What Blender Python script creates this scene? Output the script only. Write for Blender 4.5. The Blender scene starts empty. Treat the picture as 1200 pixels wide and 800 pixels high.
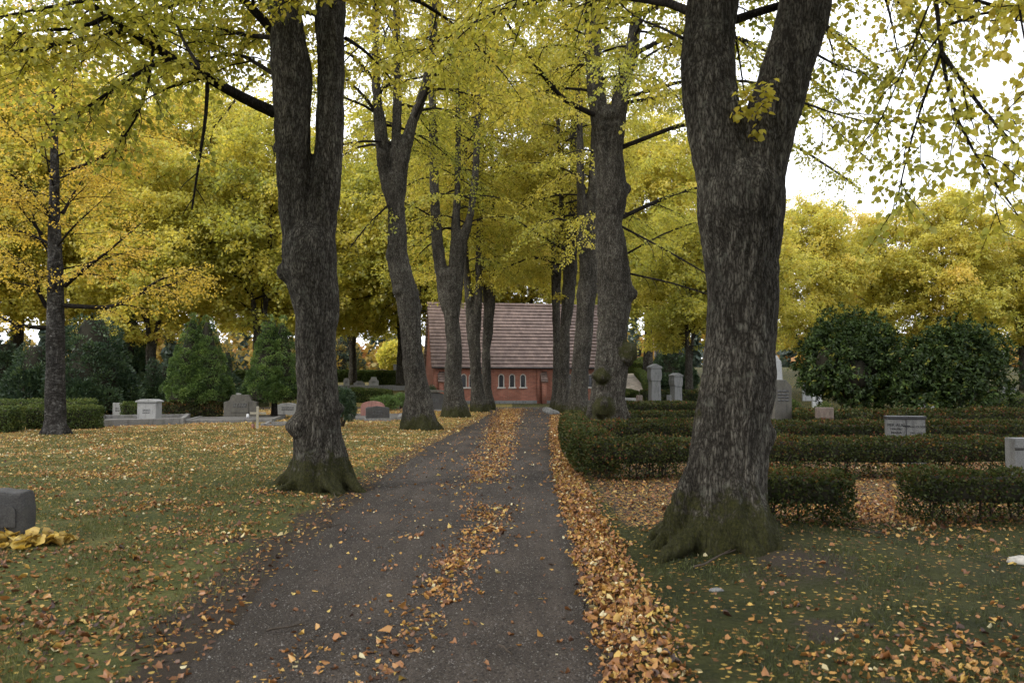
import bpy, bmesh, math, random
import numpy as np
from mathutils import Vector, Matrix

random.seed(7)
R = math.radians
scene = bpy.context.scene
COL = scene.collection

# ------------------------------------------------------------------ camera model (used to lay the plan out in metres)
F, HZ, EYE = 933.0, 447.0, 1.55
PITCH = math.atan((HZ - 400) / F)
CP, SP = math.cos(PITCH), math.sin(PITCH)

def ray(px, py):
    u, v = (px - 600) / F, (400 - py) / F
    return np.array([u, CP - v * SP, SP + v * CP])

def at(px, py, Y):
    d = ray(px, py)
    t = Y / d[1]
    return np.array([d[0] * t, Y, EYE + d[2] * t])

def xat(px, Y):
    return at(px, HZ, Y)[0]

# ------------------------------------------------------------------ numpy noise
_rs = np.random.RandomState(3)
_perm = np.concatenate([_rs.permutation(256)] * 3)
_grad = _rs.normal(size=(256, 3))
_grad /= np.linalg.norm(_grad, axis=1)[:, None]

def perlin(p):
    p = np.asarray(p, dtype=np.float64)
    i = np.floor(p).astype(int)
    f = p - i
    u = f * f * f * (f * (f * 6 - 15) + 10)
    i &= 255
    out = 0
    for dx in (0, 1):
        wx = u[:, 0] if dx else 1 - u[:, 0]
        for dy in (0, 1):
            wy = u[:, 1] if dy else 1 - u[:, 1]
            for dz in (0, 1):
                wz = u[:, 2] if dz else 1 - u[:, 2]
                h = _perm[_perm[_perm[i[:, 0] + dx] + i[:, 1] + dy] + i[:, 2] + dz]
                g = _grad[h]
                d = g[:, 0] * (f[:, 0] - dx) + g[:, 1] * (f[:, 1] - dy) + g[:, 2] * (f[:, 2] - dz)
                out = out + wx * wy * wz * d
    return out

def fbm2(x, y, s, o=3, seed=0.0):
    v = 0; a = 1.0
    for k in range(o):
        v = v + a * perlin(np.stack([x * s, y * s, np.full_like(x, seed + 7.3 * k)], -1))
        s *= 2.1; a *= 0.5
    return v

def sstep(a, b, x):
    t = np.clip((np.asarray(x, dtype=float) - a) / (b - a), 0, 1)
    return t * t * (3 - 2 * t)

def unit(v):
    return v / np.maximum(np.linalg.norm(v, axis=-1, keepdims=True), 1e-9)

# ------------------------------------------------------------------ terrain
PATHC = [(-3, -0.60, 1.05), (4.1, -0.59, 1.10), (7.1, -0.70, 1.29), (12.8, -0.66, 1.39), (20, -0.50, 1.48), (25, -0.22, 1.45), (38, 0.42, 1.47), (44.5, 0.6, 1.9)]
_pc = np.array(PATHC)

def path_c(y):
    return np.interp(y, _pc[:, 0], _pc[:, 1])

def path_w(y):
    return np.interp(y, _pc[:, 0], _pc[:, 2])

def gz(x, y):
    x = np.asarray(x, dtype=float); y = np.asarray(y, dtype=float)
    r = sstep(7.9, 12, x) * 0.05 * np.clip(y - 46, 0, 75) + (1 - sstep(-11, -7, x)) * 0.03 * np.clip(y - 48, 0, 75)
    r = r + (sstep(-11, -7, x) * (1 - sstep(7.9, 12, x))) * 0.04 * np.clip(y - 70, 0, 60)
    d = np.abs(x - path_c(y)) - path_w(y)
    off = sstep(0.2, 2.5, d)
    und = off * (0.05 * fbm2(x.ravel(), y.ravel(), 0.35, 2, 1.5).reshape(x.shape) + 0.035)
    m = 0.16 * np.exp(-(((x - 2.0) / 1.3) ** 2 + ((y - 7.4) / 1.1) ** 2)) + 0.10 * np.exp(-(((x + 2.85) / 1.2) ** 2 + ((y - 11.6) / 1.2) ** 2))
    return r + (und + m * off) * (1 - sstep(38, 44, y))

def g1(x, y):
    return float(gz(np.array([x]), np.array([y]))[0])

# ------------------------------------------------------------------ mesh builder
class MB:
    def __init__(s):
        s.v = []; s.f = {}; s.t = []; s.n = 0
    def add(s, verts, faces, tint=None, mat=0):
        verts = np.asarray(verts, dtype=np.float32).reshape(-1, 3)
        faces = np.asarray(faces, dtype=np.int64)
        s.v.append(verts)
        s.t.append(np.full(len(verts), 0.5, np.float32) if tint is None else np.broadcast_to(np.asarray(tint, np.float32), (len(verts),)))
        s.f.setdefault(faces.shape[1], []).append((faces + s.n, mat))
        s.n += len(verts)
    def build(s, name, mats, parent=None, smooth=False, loc=None, attr=True):
        me = bpy.data.meshes.new(name)
        v = np.concatenate(s.v).copy()
        if loc is not None:
            v -= np.asarray(loc, np.float32)
        idx = []; starts = []; mi = []; c = 0
        for k, lst in s.f.items():
            for fa, m in lst:
                idx.append(fa.ravel()); starts.append(c + np.arange(len(fa)) * k); c += fa.size
                mi.append(np.full(len(fa), m, np.int32))
        idx = np.concatenate(idx); starts = np.concatenate(starts); mi = np.concatenate(mi)
        me.vertices.add(len(v)); me.vertices.foreach_set('co', v.ravel())
        me.loops.add(len(idx)); me.loops.foreach_set('vertex_index', idx.astype(np.int32))
        me.polygons.add(len(starts)); me.polygons.foreach_set('loop_start', starts.astype(np.int32))
        me.polygons.foreach_set('material_index', mi)
        if smooth:
            me.polygons.foreach_set('use_smooth', np.ones(len(starts), bool))
        if attr:
            a = me.attributes.new('tint', 'FLOAT', 'POINT')
            a.data.foreach_set('value', np.concatenate(s.t).astype(np.float32))
        me.update(calc_edges=True)
        for m in (mats if isinstance(mats, (list, tuple)) else [mats]):
            me.materials.append(m)
        return link(name, me, parent, loc)

def link(name, me, parent=None, loc=None):
    o = bpy.data.objects.new(name, me)
    COL.objects.link(o)
    if loc is not None:
        o.location = [float(q) for q in loc]
    if parent is not None:
        o.parent = parent
    return o

def tag(o, label=None, cat=None, group=None, kind=None):
    if label: o['label'] = label
    if cat: o['category'] = cat
    if group: o['group'] = group
    if kind: o['kind'] = kind
    return o

def empty(name, loc, rz=0, label=None, cat=None, group=None):
    o = bpy.data.objects.new(name, None)
    COL.objects.link(o)
    o.empty_display_size = 0.2
    o.location = [float(q) for q in loc]; o.rotation_euler = (0, 0, rz)
    return tag(o, label, cat, group)

def copy_tree(o, parent=None):
    c = o.copy(); COL.objects.link(c)
    if parent is not None:
        c.parent = parent
    for ch in [q for q in bpy.data.objects if q.parent == o and q != c]:
        copy_tree(ch, c)
    return c

def box(mb, x0, x1, y0, y1, z0, z1, mat=0):
    v = [(x0, y0, z0), (x1, y0, z0), (x1, y1, z0), (x0, y1, z0), (x0, y0, z1), (x1, y0, z1), (x1, y1, z1), (x0, y1, z1)]
    mb.add(v, [(0, 3, 2, 1), (4, 5, 6, 7), (0, 1, 5, 4), (1, 2, 6, 5), (2, 3, 7, 6), (3, 0, 4, 7)], mat=mat)

def tube(mb, pts, rad, sides=6, cap=True, mat=0):
    pts = np.asarray(pts, float); rad = np.asarray(rad, float)
    n = len(pts)
    d = np.gradient(pts, axis=0); d = unit(d)
    ref = np.array([1.0, 0, 0]) if abs(d[0][0]) < 0.8 else np.array([0, 1.0, 0])
    a = ref[None] - d * (d @ ref)[:, None]; a = unit(a)
    b = np.cross(d, a)
    th = np.arange(sides) / sides * 2 * np.pi
    v = pts[:, None] + rad[:, None, None] * (np.cos(th)[None, :, None] * a[:, None] + np.sin(th)[None, :, None] * b[:, None])
    i = np.arange(n - 1)[:, None] * sides; j = np.arange(sides)[None]; j2 = (j + 1) % sides
    f = np.stack([i + j, i + j2, i + sides + j2, i + sides + j], -1).reshape(-1, 4)
    base = mb.n
    mb.add(v.reshape(-1, 3), f, mat=mat)
    if cap:
        for e, ring in ((0, np.arange(sides)[::-1]), (n - 1, (n - 1) * sides + np.arange(sides))):
            mb.f.setdefault(sides, []).append((ring[None] + base, mat))

def prisms(mb, p0, p1, r0, r1):
    """many thin three-sided twigs at once"""
    d = unit(p1 - p0)
    ref = np.where(np.abs(d[:, 2:3]) > 0.9, np.array([[1.0, 0, 0]]), np.array([[0, 0, 1.0]]))
    a = unit(np.cross(d, ref)); b = np.cross(d, a)
    n = len(p0)
    v = np.zeros((n, 6, 3))
    for k in range(3):
        o = math.cos(k * 2.094) * a + math.sin(k * 2.094) * b
        v[:, k] = p0 + o * r0[:, None]; v[:, 3 + k] = p1 + o * r1[:, None]
    f = np.array([[0, 1, 4, 3], [1, 2, 5, 4], [2, 0, 3, 5]])
    f = (np.arange(n)[:, None, None] * 6 + f[None]).reshape(-1, 4)
    mb.add(v.reshape(-1, 3), f)

LEAF6 = np.array([(0, 0.04, 0), (0, 1.06, -0.16), (-0.40, 0.20, 0.06), (-0.40, 0.66, 0.02), (0.40, 0.20, 0.06), (0.40, 0.66, 0.02)])
LEAF6F = [(0, 1, 3, 2), (0, 4, 5, 1)]
LEAF4 = np.array([(0, 0, 0), (0.42, 0.45, 0.06), (0, 1.05, -0.1), (-0.42, 0.45, 0.06)])
LEAF4F = [(0, 1, 2, 3)]
LONG4 = np.array([(0, 0, 0), (0.19, 0.5, 0.05), (0, 1.0, -0.08), (-0.19, 0.5, 0.05)])
NEEDLE = np.array([(0, 0, 0), (0.13, 0.45, 0.0), (0, 1.0, 0.0), (-0.13, 0.45, 0.0)])

def leaves(mb, rng, pos, ax, nr, size, tint, T=LEAF4, TF=LEAF4F, curl=(0.3, 2.2), mat=0):
    ax = unit(ax); side = unit(np.cross(ax, nr)); nr = np.cross(side, ax)
    n = len(pos); k = len(T)
    w = rng.uniform(0.8, 1.15, n)
    c = rng.uniform(curl[0], curl[1], n)
    v = pos[:, None] + size[:, None, None] * (T[None, :, 0, None] * w[:, None, None] * side[:, None] + T[None, :, 1, None] * ax[:, None]
                                              + (T[None, :, 2] * c[:, None])[..., None] * nr[:, None])
    f = (np.arange(n)[:, None, None] * k + np.array(TF)[None]).reshape(-1, len(TF[0]))
    mb.add(v.reshape(-1, 3), f, np.repeat(np.clip(tint, 0, 1), k), mat)

# ------------------------------------------------------------------ materials
def new_mat(name):
    m = bpy.data.materials.new(name); m.use_nodes = True
    nt = m.node_tree; nt.nodes.clear()
    return m, nt.nodes, nt.links

def ramp(N, stops, interp='LINEAR'):
    r = N.new('ShaderNodeValToRGB'); r.color_ramp.interpolation = interp
    e = r.color_ramp.elements
    while len(e) < len(stops): e.new(0.5)
    for q, (p, c) in zip(e, stops):
        q.position = p; q.color = (c[0], c[1], c[2], 1) if hasattr(c, '__len__') else (c, c, c, 1)
    return r

def noise(N, L, vec, scale, detail=4, rough=0.55, dist=0.0):
    n = N.new('ShaderNodeTexNoise'); n.inputs['Scale'].default_value = scale; n.inputs['Detail'].default_value = detail
    n.inputs['Roughness'].default_value = rough; n.inputs['Distortion'].default_value = dist
    if vec is not None: L.new(vec, n.inputs['Vector'])
    return n

def mapping(N, L, vec, sc):
    m = N.new('ShaderNodeMapping'); m.inputs['Scale'].default_value = sc; L.new(vec, m.inputs['Vector']); return m.outputs[0]

def mix(N, L, fac, a, b, mode='MIX'):
    m = N.new('ShaderNodeMix'); m.data_type = 'RGBA'; m.blend_type = mode
    for sock, val in ((m.inputs[0], fac), (m.inputs[6], a), (m.inputs[7], b)):
        if hasattr(val, 'is_output') or isinstance(val, bpy.types.NodeSocket): L.new(val, sock)
        elif hasattr(val, '__len__'): sock.default_value = (*val[:3], 1)
        else: sock.default_value = val
    return m.outputs[2]

def mth(N, L, op, a, b=None, c=None, clamp=False):
    m = N.new('ShaderNodeMath'); m.operation = op; m.use_clamp = clamp
    for s, val in zip(m.inputs, (a, b, c)):
        if val is None: continue
        if isinstance(val, bpy.types.NodeSocket): L.new(val, s)
        else: s.default_value = val
    return m.outputs[0]

def principled(N, L, color, rough=0.8, bump=None, bstr=0.5, bdist=0.02, spec=0.3):
    b = N.new('ShaderNodeBsdfPrincipled'); o = N.new('ShaderNodeOutputMaterial')
    if isinstance(color, bpy.types.NodeSocket): L.new(color, b.inputs['Base Color'])
    else: b.inputs['Base Color'].default_value = (*color, 1)
    if isinstance(rough, bpy.types.NodeSocket): L.new(rough, b.inputs['Roughness'])
    else: b.inputs['Roughness'].default_value = rough
    b.inputs['Specular IOR Level'].default_value = spec
    if bump is not None:
        bp = N.new('ShaderNodeBump'); bp.inputs['Strength'].default_value = bstr; bp.inputs['Distance'].default_value = bdist
        L.new(bump, bp.inputs['Height']); L.new(bp.outputs[0], b.inputs['Normal'])
    L.new(b.outputs[0], o.inputs[0])
    return b

def coord(N, out='Object'):
    return N.new('ShaderNodeTexCoord').outputs[out]

def wpos(N):
    return N.new('ShaderNodeNewGeometry').outputs['Position']

def attr(N, name='tint'):
    a = N.new('ShaderNodeAttribute'); a.attribute_name = name; return a.outputs['Fac']

def leaf_mat(name, stops, trans=0.60, gloss=0.03, rough=0.45):
    m, N, L = new_mat(name)
    r = ramp(N, stops); L.new(attr(N), r.inputs[0])
    d = N.new('ShaderNodeBsdfDiffuse'); t = N.new('ShaderNodeBsdfTranslucent'); g = N.new('ShaderNodeBsdfGlossy')
    g.inputs['Roughness'].default_value = rough
    L.new(r.outputs[0], d.inputs[0])
    tc = mix(N, L, 1.0, r.outputs[0], (1.22, 1.12, 0.85), 'MULTIPLY')
    L.new(tc, t.inputs[0])
    m1 = N.new('ShaderNodeMixShader'); m1.inputs[0].default_value = trans
    L.new(d.outputs[0], m1.inputs[1]); L.new(t.outputs[0], m1.inputs[2])
    m2 = N.new('ShaderNodeMixShader'); m2.inputs[0].default_value = gloss
    L.new(m1.outputs[0], m2.inputs[1]); L.new(g.outputs[0], m2.inputs[2])
    o = N.new('ShaderNodeOutputMaterial'); L.new(m2.outputs[0], o.inputs[0])
    return m

M = {}
M['lime_leaf'] = leaf_mat('lime leaf', [(0, (.18, .21, .035)), (.3, (.34, .36, .06)), (.65, (.52, .48, .08)), (1, (.64, .54, .11))])
M['gold_leaf'] = leaf_mat('golden leaf', [(0, (.30, .33, .06)), (.4, (.52, .50, .09)), (.75, (.68, .60, .13)), (1, (.68, .53, .12))])
M['amber_leaf'] = leaf_mat('amber leaf', [(0, (.38, .32, .05)), (.4, (.60, .47, .075)), (.75, (.70, .50, .09)), (1, (.66, .40, .08))])
M['litter'] = leaf_mat('fallen leaf', [(0, (.045, .024, .017)), (.22, (.15, .065, .028)), (.45, (.29, .13, .045)), (.68, (.40, .22, .058)), (.86, (.48, .34, .085)), (1, (.52, .46, .28))], trans=.15, gloss=.04)
M['hedge_leaf'] = leaf_mat('hedge leaf', [(0, (.014, .022, .007)), (.40, (.036, .048, .012)), (.66, (.070, .080, .020)), (.82, (.090, .038, .018)), (.93, (.15, .045, .022)), (1, (.26, .15, .04))], trans=.25, gloss=.015)
M['box_leaf'] = leaf_mat('boxwood leaf', [(0, (.028, .048, .012)), (.5, (.065, .095, .02)), (.85, (.13, .15, .035)), (1, (.17, .16, .05))], trans=.25, gloss=.02)
M['conifer_leaf'] = leaf_mat('conifer spray', [(0, (.026, .050, .014)), (.5, (.095, .155, .038)), (1, (.20, .28, .07))], trans=.2, gloss=.03)
M['yew_leaf'] = leaf_mat('dark evergreen spray', [(0, (.018, .036, .018)), (.6, (.045, .078, .034)), (1, (.085, .125, .045))], trans=.2, gloss=.04)
M['rhodo_leaf'] = leaf_mat('rhododendron leaf', [(0, (.013, .024, .008)), (.6, (.032, .055, .013)), (.88, (.07, .11, .022)), (1, (.20, .19, .03))], trans=.2, gloss=.018, rough=.5)
M['grass'] = leaf_mat('grass blade', [(0, (.022, .028, .008)), (.35, (.050, .060, .016)), (.6, (.095, .11, .028)), (.85, (.15, .15, .045)), (1, (.26, .22, .10))], trans=.3, gloss=.03)
M['hosta'] = leaf_mat('withered hosta leaf', [(0, (.22, .15, .05)), (.5, (.48, .33, .06)), (1, (.58, .46, .16))], trans=.3, gloss=.05)
M['far_leaf'] = leaf_mat('distant wood foliage', [(0, (.035, .055, .045)), (.4, (.07, .095, .065)), (.55, (.20, .17, .05)), (.8, (.40, .28, .06)), (1, (.34, .16, .05))], trans=.3)
M['flower'] = leaf_mat('flower petals', [(0, (.18, .02, .06)), (.5, (.32, .03, .10)), (1, (.5, .2, .3))], trans=.2)

def bark_mat(name, dark, light, lichen, moss=True, horiz=False):
    m, N, L = new_mat(name)
    co = coord(N)
    wn = noise(N, L, co, 3.2, 3, .6)
    wv = N.new('ShaderNodeVectorMath'); wv.operation = 'MULTIPLY_ADD'; L.new(wn.outputs['Color'], wv.inputs[0]); wv.inputs[1].default_value = (.07, .07, .22); L.new(co, wv.inputs[2])
    st = mapping(N, L, wv.outputs[0], (4, 4, 30) if horiz else (38, 38, 9))
    vo = N.new('ShaderNodeTexVoronoi'); vo.feature = 'DISTANCE_TO_EDGE'; vo.inputs['Scale'].default_value = 1.0; L.new(st, vo.inputs['Vector'])
    v2 = N.new('ShaderNodeTexVoronoi'); v2.inputs['Scale'].default_value = 1.0; L.new(st, v2.inputs['Vector'])
    cell = N.new('ShaderNodeSeparateColor'); L.new(v2.outputs['Color'], cell.inputs[0])
    fine = noise(N, L, mapping(N, L, co, (1, 1, .45)), 70, 5, .75)
    big = noise(N, L, co, 1.5, 4, .6)
    gro = attr(N, 'groove')
    f1 = noise(N, L, mapping(N, L, wv.outputs[0], (44, 44, 8)), 1.0, 4, .7)
    rdg = mth(N, L, 'ABSOLUTE', mth(N, L, 'SUBTRACT', f1.outputs[0], .5))
    crack = ramp(N, [(.02, 0.0), (.30, 1.0)]); L.new(mth(N, L, 'ADD', mth(N, L, 'MULTIPLY', vo.outputs['Distance'], .55), mth(N, L, 'MULTIPLY', rdg, 1.1)), crack.inputs[0])
    h = mth(N, L, 'MULTIPLY', crack.outputs[0], mth(N, L, 'MULTIPLY_ADD', gro, .95, .14))
    h = mth(N, L, 'ADD', h, mth(N, L, 'MULTIPLY', mth(N, L, 'SUBTRACT', fine.outputs[0], .5), 1.0))
    h = mth(N, L, 'ADD', h, mth(N, L, 'MULTIPLY', mth(N, L, 'SUBTRACT', cell.outputs[0], .5), .14))
    cr = ramp(N, [(.05, dark), (.55, light), (1.0, lichen)]); L.new(h, cr.inputs[0])
    lm = ramp(N, [(.46, 0.0), (.64, .55)]); L.new(big.outputs[0], lm.inputs[0])
    col = mix(N, L, mth(N, L, 'MULTIPLY', lm.outputs[0], mth(N, L, 'MULTIPLY', crack.outputs[0], fine.outputs[0])), cr.outputs[0], lichen)
    pl = noise(N, L, co, 7.5, 5, .7); pr = ramp(N, [(.56, 0.0), (.66, .6)]); L.new(pl.outputs[0], pr.inputs[0])
    col = mix(N, L, mth(N, L, 'MULTIPLY', pr.outputs[0], fine.outputs[0]), col, (.17, .175, .14) if moss else lichen)
    dm = ramp(N, [(.3, .55), (.62, 1.15)]); L.new(noise(N, L, mapping(N, L, co, (2.6, 2.6, .6)), 1.0, 4, .6).outputs[0], dm.inputs[0])
    col = mix(N, L, 1.0, col, dm.outputs[0], 'MULTIPLY')
    hh = mth(N, L, 'ADD', mth(N, L, 'MULTIPLY', crack.outputs[0], .8), mth(N, L, 'MULTIPLY', fine.outputs[0], .7))
    if moss:
        mn = noise(N, L, co, 9, 6, .75)
        mm = mth(N, L, 'ADD', attr(N, 'moss'), mth(N, L, 'MULTIPLY', mth(N, L, 'SUBTRACT', mn.outputs[0], .50), 2.4))
        mr = ramp(N, [(.42, 0.0), (.75, 1.0)]); L.new(mm, mr.inputs[0])
        mc = ramp(N, [(.3, (.010, .010, .004)), (.52, (.030, .031, .008)), (.72, (.060, .060, .014))]); L.new(noise(N, L, co, 38, 5, .75).outputs[0], mc.inputs[0])
        col = mix(N, L, mth(N, L, 'MULTIPLY', mr.outputs[0], .85), col, mc.outputs[0])
    principled(N, L, col, .95, hh, 1.0, .02, .12)
    return m

M['bark'] = bark_mat('lime bark', (.020, .017, .013), (.112, .102, .084), (.165, .155, .13))
M['bark_plain'] = bark_mat('branch bark', (.012, .010, .009), (.036, .031, .026), (.075, .07, .06), moss=False)
M['bark_birch'] = bark_mat('pale banded bark', (.016, .014, .012), (.07, .065, .06), (.30, .29, .27), moss=False, horiz=True)

def stone_mat(name, c1, c2, scale=60, lichen=(.25, .25, .2), lam=.3, rough=.75):
    m, N, L = new_mat(name)
    co = coord(N)
    n = noise(N, L, co, scale, 4, .7); n2 = noise(N, L, co, 3.5, 5, .65)
    r = ramp(N, [(.35, c1), (.65, c2)]); L.new(n.outputs[0], r.inputs[0])
    lr = ramp(N, [(.52, 0.0), (.7, lam)]); L.new(n2.outputs[0], lr.inputs[0])
    c = mix(N, L, lr.outputs[0], r.outputs[0], lichen)
    dr = ramp(N, [(.3, .55), (.5, 1.0)]); L.new(noise(N, L, mapping(N, L, co, (5, 5, 1.2)), 1.6, 4, .6).outputs[0], dr.inputs[0])
    c = mix(N, L, 1.0, c, dr.outputs[0], 'MULTIPLY')
    principled(N, L, c, rough, mth(N, L, 'ADD', n.outputs[0], mth(N, L, 'MULTIPLY', n2.outputs[0], 2)), .35, .01, .4)
    return m

M['grey_granite'] = stone_mat('grey granite', (.085, .085, .082), (.17, .17, .165), lichen=(.2, .2, .17))
M['pale_granite'] = stone_mat('pale granite', (.17, .17, .165), (.29, .29, .28))
M['dark_granite'] = stone_mat('dark granite', (.022, .021, .021), (.055, .053, .050), lam=.2, lichen=(.12, .12, .09))
M['black_granite'] = stone_mat('black granite', (.012, .012, .013), (.03, .03, .032), lam=.05, rough=.35)
M['brown_stone'] = stone_mat('brown stone', (.10, .075, .06), (.17, .13, .105))
M['red_granite'] = stone_mat('red granite', (.20, .085, .07), (.32, .16, .13))
M['olive_stone'] = stone_mat('weathered brown granite', (.05, .046, .037), (.10, .092, .075), lichen=(.16, .16, .11))
M['kerb_stone'] = stone_mat('kerb granite', (.11, .105, .10), (.23, .22, .205), lichen=(.10, .10, .06), lam=.5)
M['white_stone'] = stone_mat('white stone', (.34, .34, .33), (.48, .48, .46), lam=.2)

def flat_mat(name, c, rough=.6, n=None, spec=.3):
    m, N, L = new_mat(name)
    co = coord(N); t = noise(N, L, co, n or 12, 4, .6)
    r = ramp(N, [(.3, tuple(q * .75 for q in c)), (.7, tuple(min(1, q * 1.15) for q in c))]); L.new(t.outputs[0], r.inputs[0])
    principled(N, L, r.outputs[0], rough, t.outputs[0], .15, .005, spec)
    return m

M['letter'] = flat_mat('black lettering', (.012, .012, .012), .5)
M['letter_grey'] = flat_mat('worn lettering', (.06, .06, .06), .6)
M['plaster'] = flat_mat('pale limestone trim', (.52, .49, .45), .8)
M['glass'] = flat_mat('dark leaded glass', (.025, .026, .03), .15, spec=.6)
M['metal_dark'] = flat_mat('dark zinc', (.03, .03, .033), .5)
M['wood_pale'] = flat_mat('pale weathered wood', (.33, .30, .23), .85, 30)
M['twig_wood'] = flat_mat('dark twigs', (.05, .038, .028), .9, 30)
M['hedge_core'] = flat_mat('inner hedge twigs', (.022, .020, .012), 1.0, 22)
M['rock'] = stone_mat('pale fieldstone', (.28, .26, .23), (.42, .40, .36))
M['pot'] = flat_mat('white glazed planter', (.62, .62, .62), .5)

def mth3(N, L, P):
    nz = noise(N, L, P, 40, 2, .6); a = N.new('ShaderNodeVectorMath'); a.operation = 'MULTIPLY_ADD'
    L.new(nz.outputs['Color'], a.inputs[0]); a.inputs[1].default_value = (.03, .03, .0); L.new(P, a.inputs[2]); return a.outputs[0]

# ground: lawn, moss, bare soil (attributes hold the soil and leaf-mould plan)
m, N, L = new_mat('lawn'); M['ground'] = m
P = wpos(N)
n1 = noise(N, L, P, 1.1, 5, .65); n2 = noise(N, L, P, 24, 4, .7); n3 = noise(N, L, P, 130, 3, .7); n4 = noise(N, L, P, .35, 3, .5)
gr = ramp(N, [(.30, (.026, .031, .010)), (.45, (.062, .074, .020)), (.56, (.115, .115, .036)), (.70, (.22, .19, .08))])
L.new(mth(N, L, 'ADD', mth(N, L, 'MULTIPLY', n1.outputs[0], .45), mth(N, L, 'MULTIPLY', mth(N, L, 'ADD', n2.outputs[0], n3.outputs[0]), .275)), gr.inputs[0])
so = ramp(N, [(.3, (.016, .012, .009)), (.55, (.044, .034, .025)), (.8, (.11, .085, .06))]); L.new(n3.outputs[0], so.inputs[0])
mo = ramp(N, [(.34, (.008, .012, .003)), (.5, (.030, .033, .008)), (.66, (.062, .062, .018))]); L.new(mth(N, L, 'ADD', mth(N, L, 'MULTIPLY', n1.outputs[0], .5), mth(N, L, 'MULTIPLY', n2.outputs[0], .5)), mo.inputs[0])  # moss, its tones lowered to paint in shade on the right-hand lawn
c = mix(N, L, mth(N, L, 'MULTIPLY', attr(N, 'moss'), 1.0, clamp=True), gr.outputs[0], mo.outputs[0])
sm = ramp(N, [(.40, 0.0), (.62, 1.0)]); L.new(mth(N, L, 'ADD', attr(N, 'soil'), mth(N, L, 'MULTIPLY', mth(N, L, 'SUBTRACT', mth(N, L, 'ADD', n1.outputs[0], n2.outputs[0]), 1.0), .9)), sm.inputs[0])
c = mix(N, L, sm.outputs[0], c, so.outputs[0])
# fine scatter of leaf crumbs
vo = N.new('ShaderNodeTexVoronoi'); vo.inputs['Scale'].default_value = 34; L.new(mth3(N, L, P), vo.inputs['Vector'])
sep = N.new('ShaderNodeSeparateColor'); L.new(vo.outputs['Color'], sep.inputs[0])
lc = ramp(N, [(0, (.14, .06, .025)), (.5, (.34, .19, .05)), (1, (.50, .36, .09))]); L.new(sep.outputs[1], lc.inputs[0])
msk = mth(N, L, 'MULTIPLY', mth(N, L, 'LESS_THAN', vo.outputs['Distance'], .55), mth(N, L, 'LESS_THAN', sep.outputs[0], mth(N, L, 'MULTIPLY', attr(N, 'mould'), mth(N, L, 'ADD', .4, n1.outputs[0]))))
c = mix(N, L, mth(N, L, 'MULTIPLY', msk, .85), c, lc.outputs[0])
principled(N, L, c, .95, mth(N, L, 'ADD', n3.outputs[0], mth(N, L, 'MULTIPLY', n2.outputs[0], 1.5)), .8, .03, .15)

def gravel(name, dark, mid, light, sc=1.0):
    m, N, L = new_mat(name)
    P = wpos(N)
    a = noise(N, L, P, .9, 5, .6); b = noise(N, L, P, 60 * sc, 4, .75)
    v = N.new('ShaderNodeTexVoronoi'); v.inputs['Scale'].default_value = 85 * sc; L.new(P, v.inputs['Vector'])
    s = N.new('ShaderNodeSeparateColor'); L.new(v.outputs['Color'], s.inputs[0])
    r = ramp(N, [(.0, dark), (.45, mid), (.9, mid), (1, light)])
    L.new(mth(N, L, 'ADD', mth(N, L, 'MULTIPLY', s.outputs[0], .62), mth(N, L, 'MULTIPLY', mth(N, L, 'SUBTRACT', b.outputs[0], .2), .6)), r.inputs[0])
    dr = ramp(N, [(.3, .62), (.7, 1.25)]); L.new(a.outputs[0], dr.inputs[0])
    c = mix(N, L, 1.0, r.outputs[0], dr.outputs[0], 'MULTIPLY')
    st = noise(N, L, mapping(N, L, P, (4.5, .55, 1)), 1.0, 4, .6); sr = ramp(N, [(.35, .78), (.65, 1.2)]); L.new(st.outputs[0], sr.inputs[0])
    c = mix(N, L, 1.0, c, sr.outputs[0], 'MULTIPLY')
    if name.startswith('packed'):
        ee = mth(N, L, 'ADD', attr(N), mth(N, L, 'MULTIPLY', mth(N, L, 'SUBTRACT', noise(N, L, P, 5, 5, .7).outputs[0], .5), 1.6))
        er = ramp(N, [(.35, 0.0), (.7, 1.0)]); L.new(ee, er.inputs[0])
        sl = ramp(N, [(.3, (.016, .013, .011)), (.55, (.042, .034, .027)), (.8, (.10, .08, .06))]); L.new(noise(N, L, P, 90, 3, .7).outputs[0], sl.inputs[0])
        c = mix(N, L, mth(N, L, 'MULTIPLY', er.outputs[0], .8), c, sl.outputs[0])
    principled(N, L, c, .95, mth(N, L, 'ADD', mth(N, L, 'MULTIPLY', v.outputs['Distance'], -1.0), mth(N, L, 'MULTIPLY', b.outputs[0], 1.6)), 1.0, .02, .2)
    return m

M['path'] = gravel('packed dark gravel', (.015, .012, .010), (.062, .050, .041), (.23, .20, .17), .7)
M['grit'] = stone_mat('loose grit', (.05, .045, .04), (.17, .155, .14), 9)
M['gravel'] = gravel('grey plot gravel', (.08, .075, .068), (.17, .16, .145), (.30, .28, .26))
M['sandpath'] = gravel('pale sandy path', (.20, .16, .12), (.33, .28, .22), (.44, .38, .32))

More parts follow.
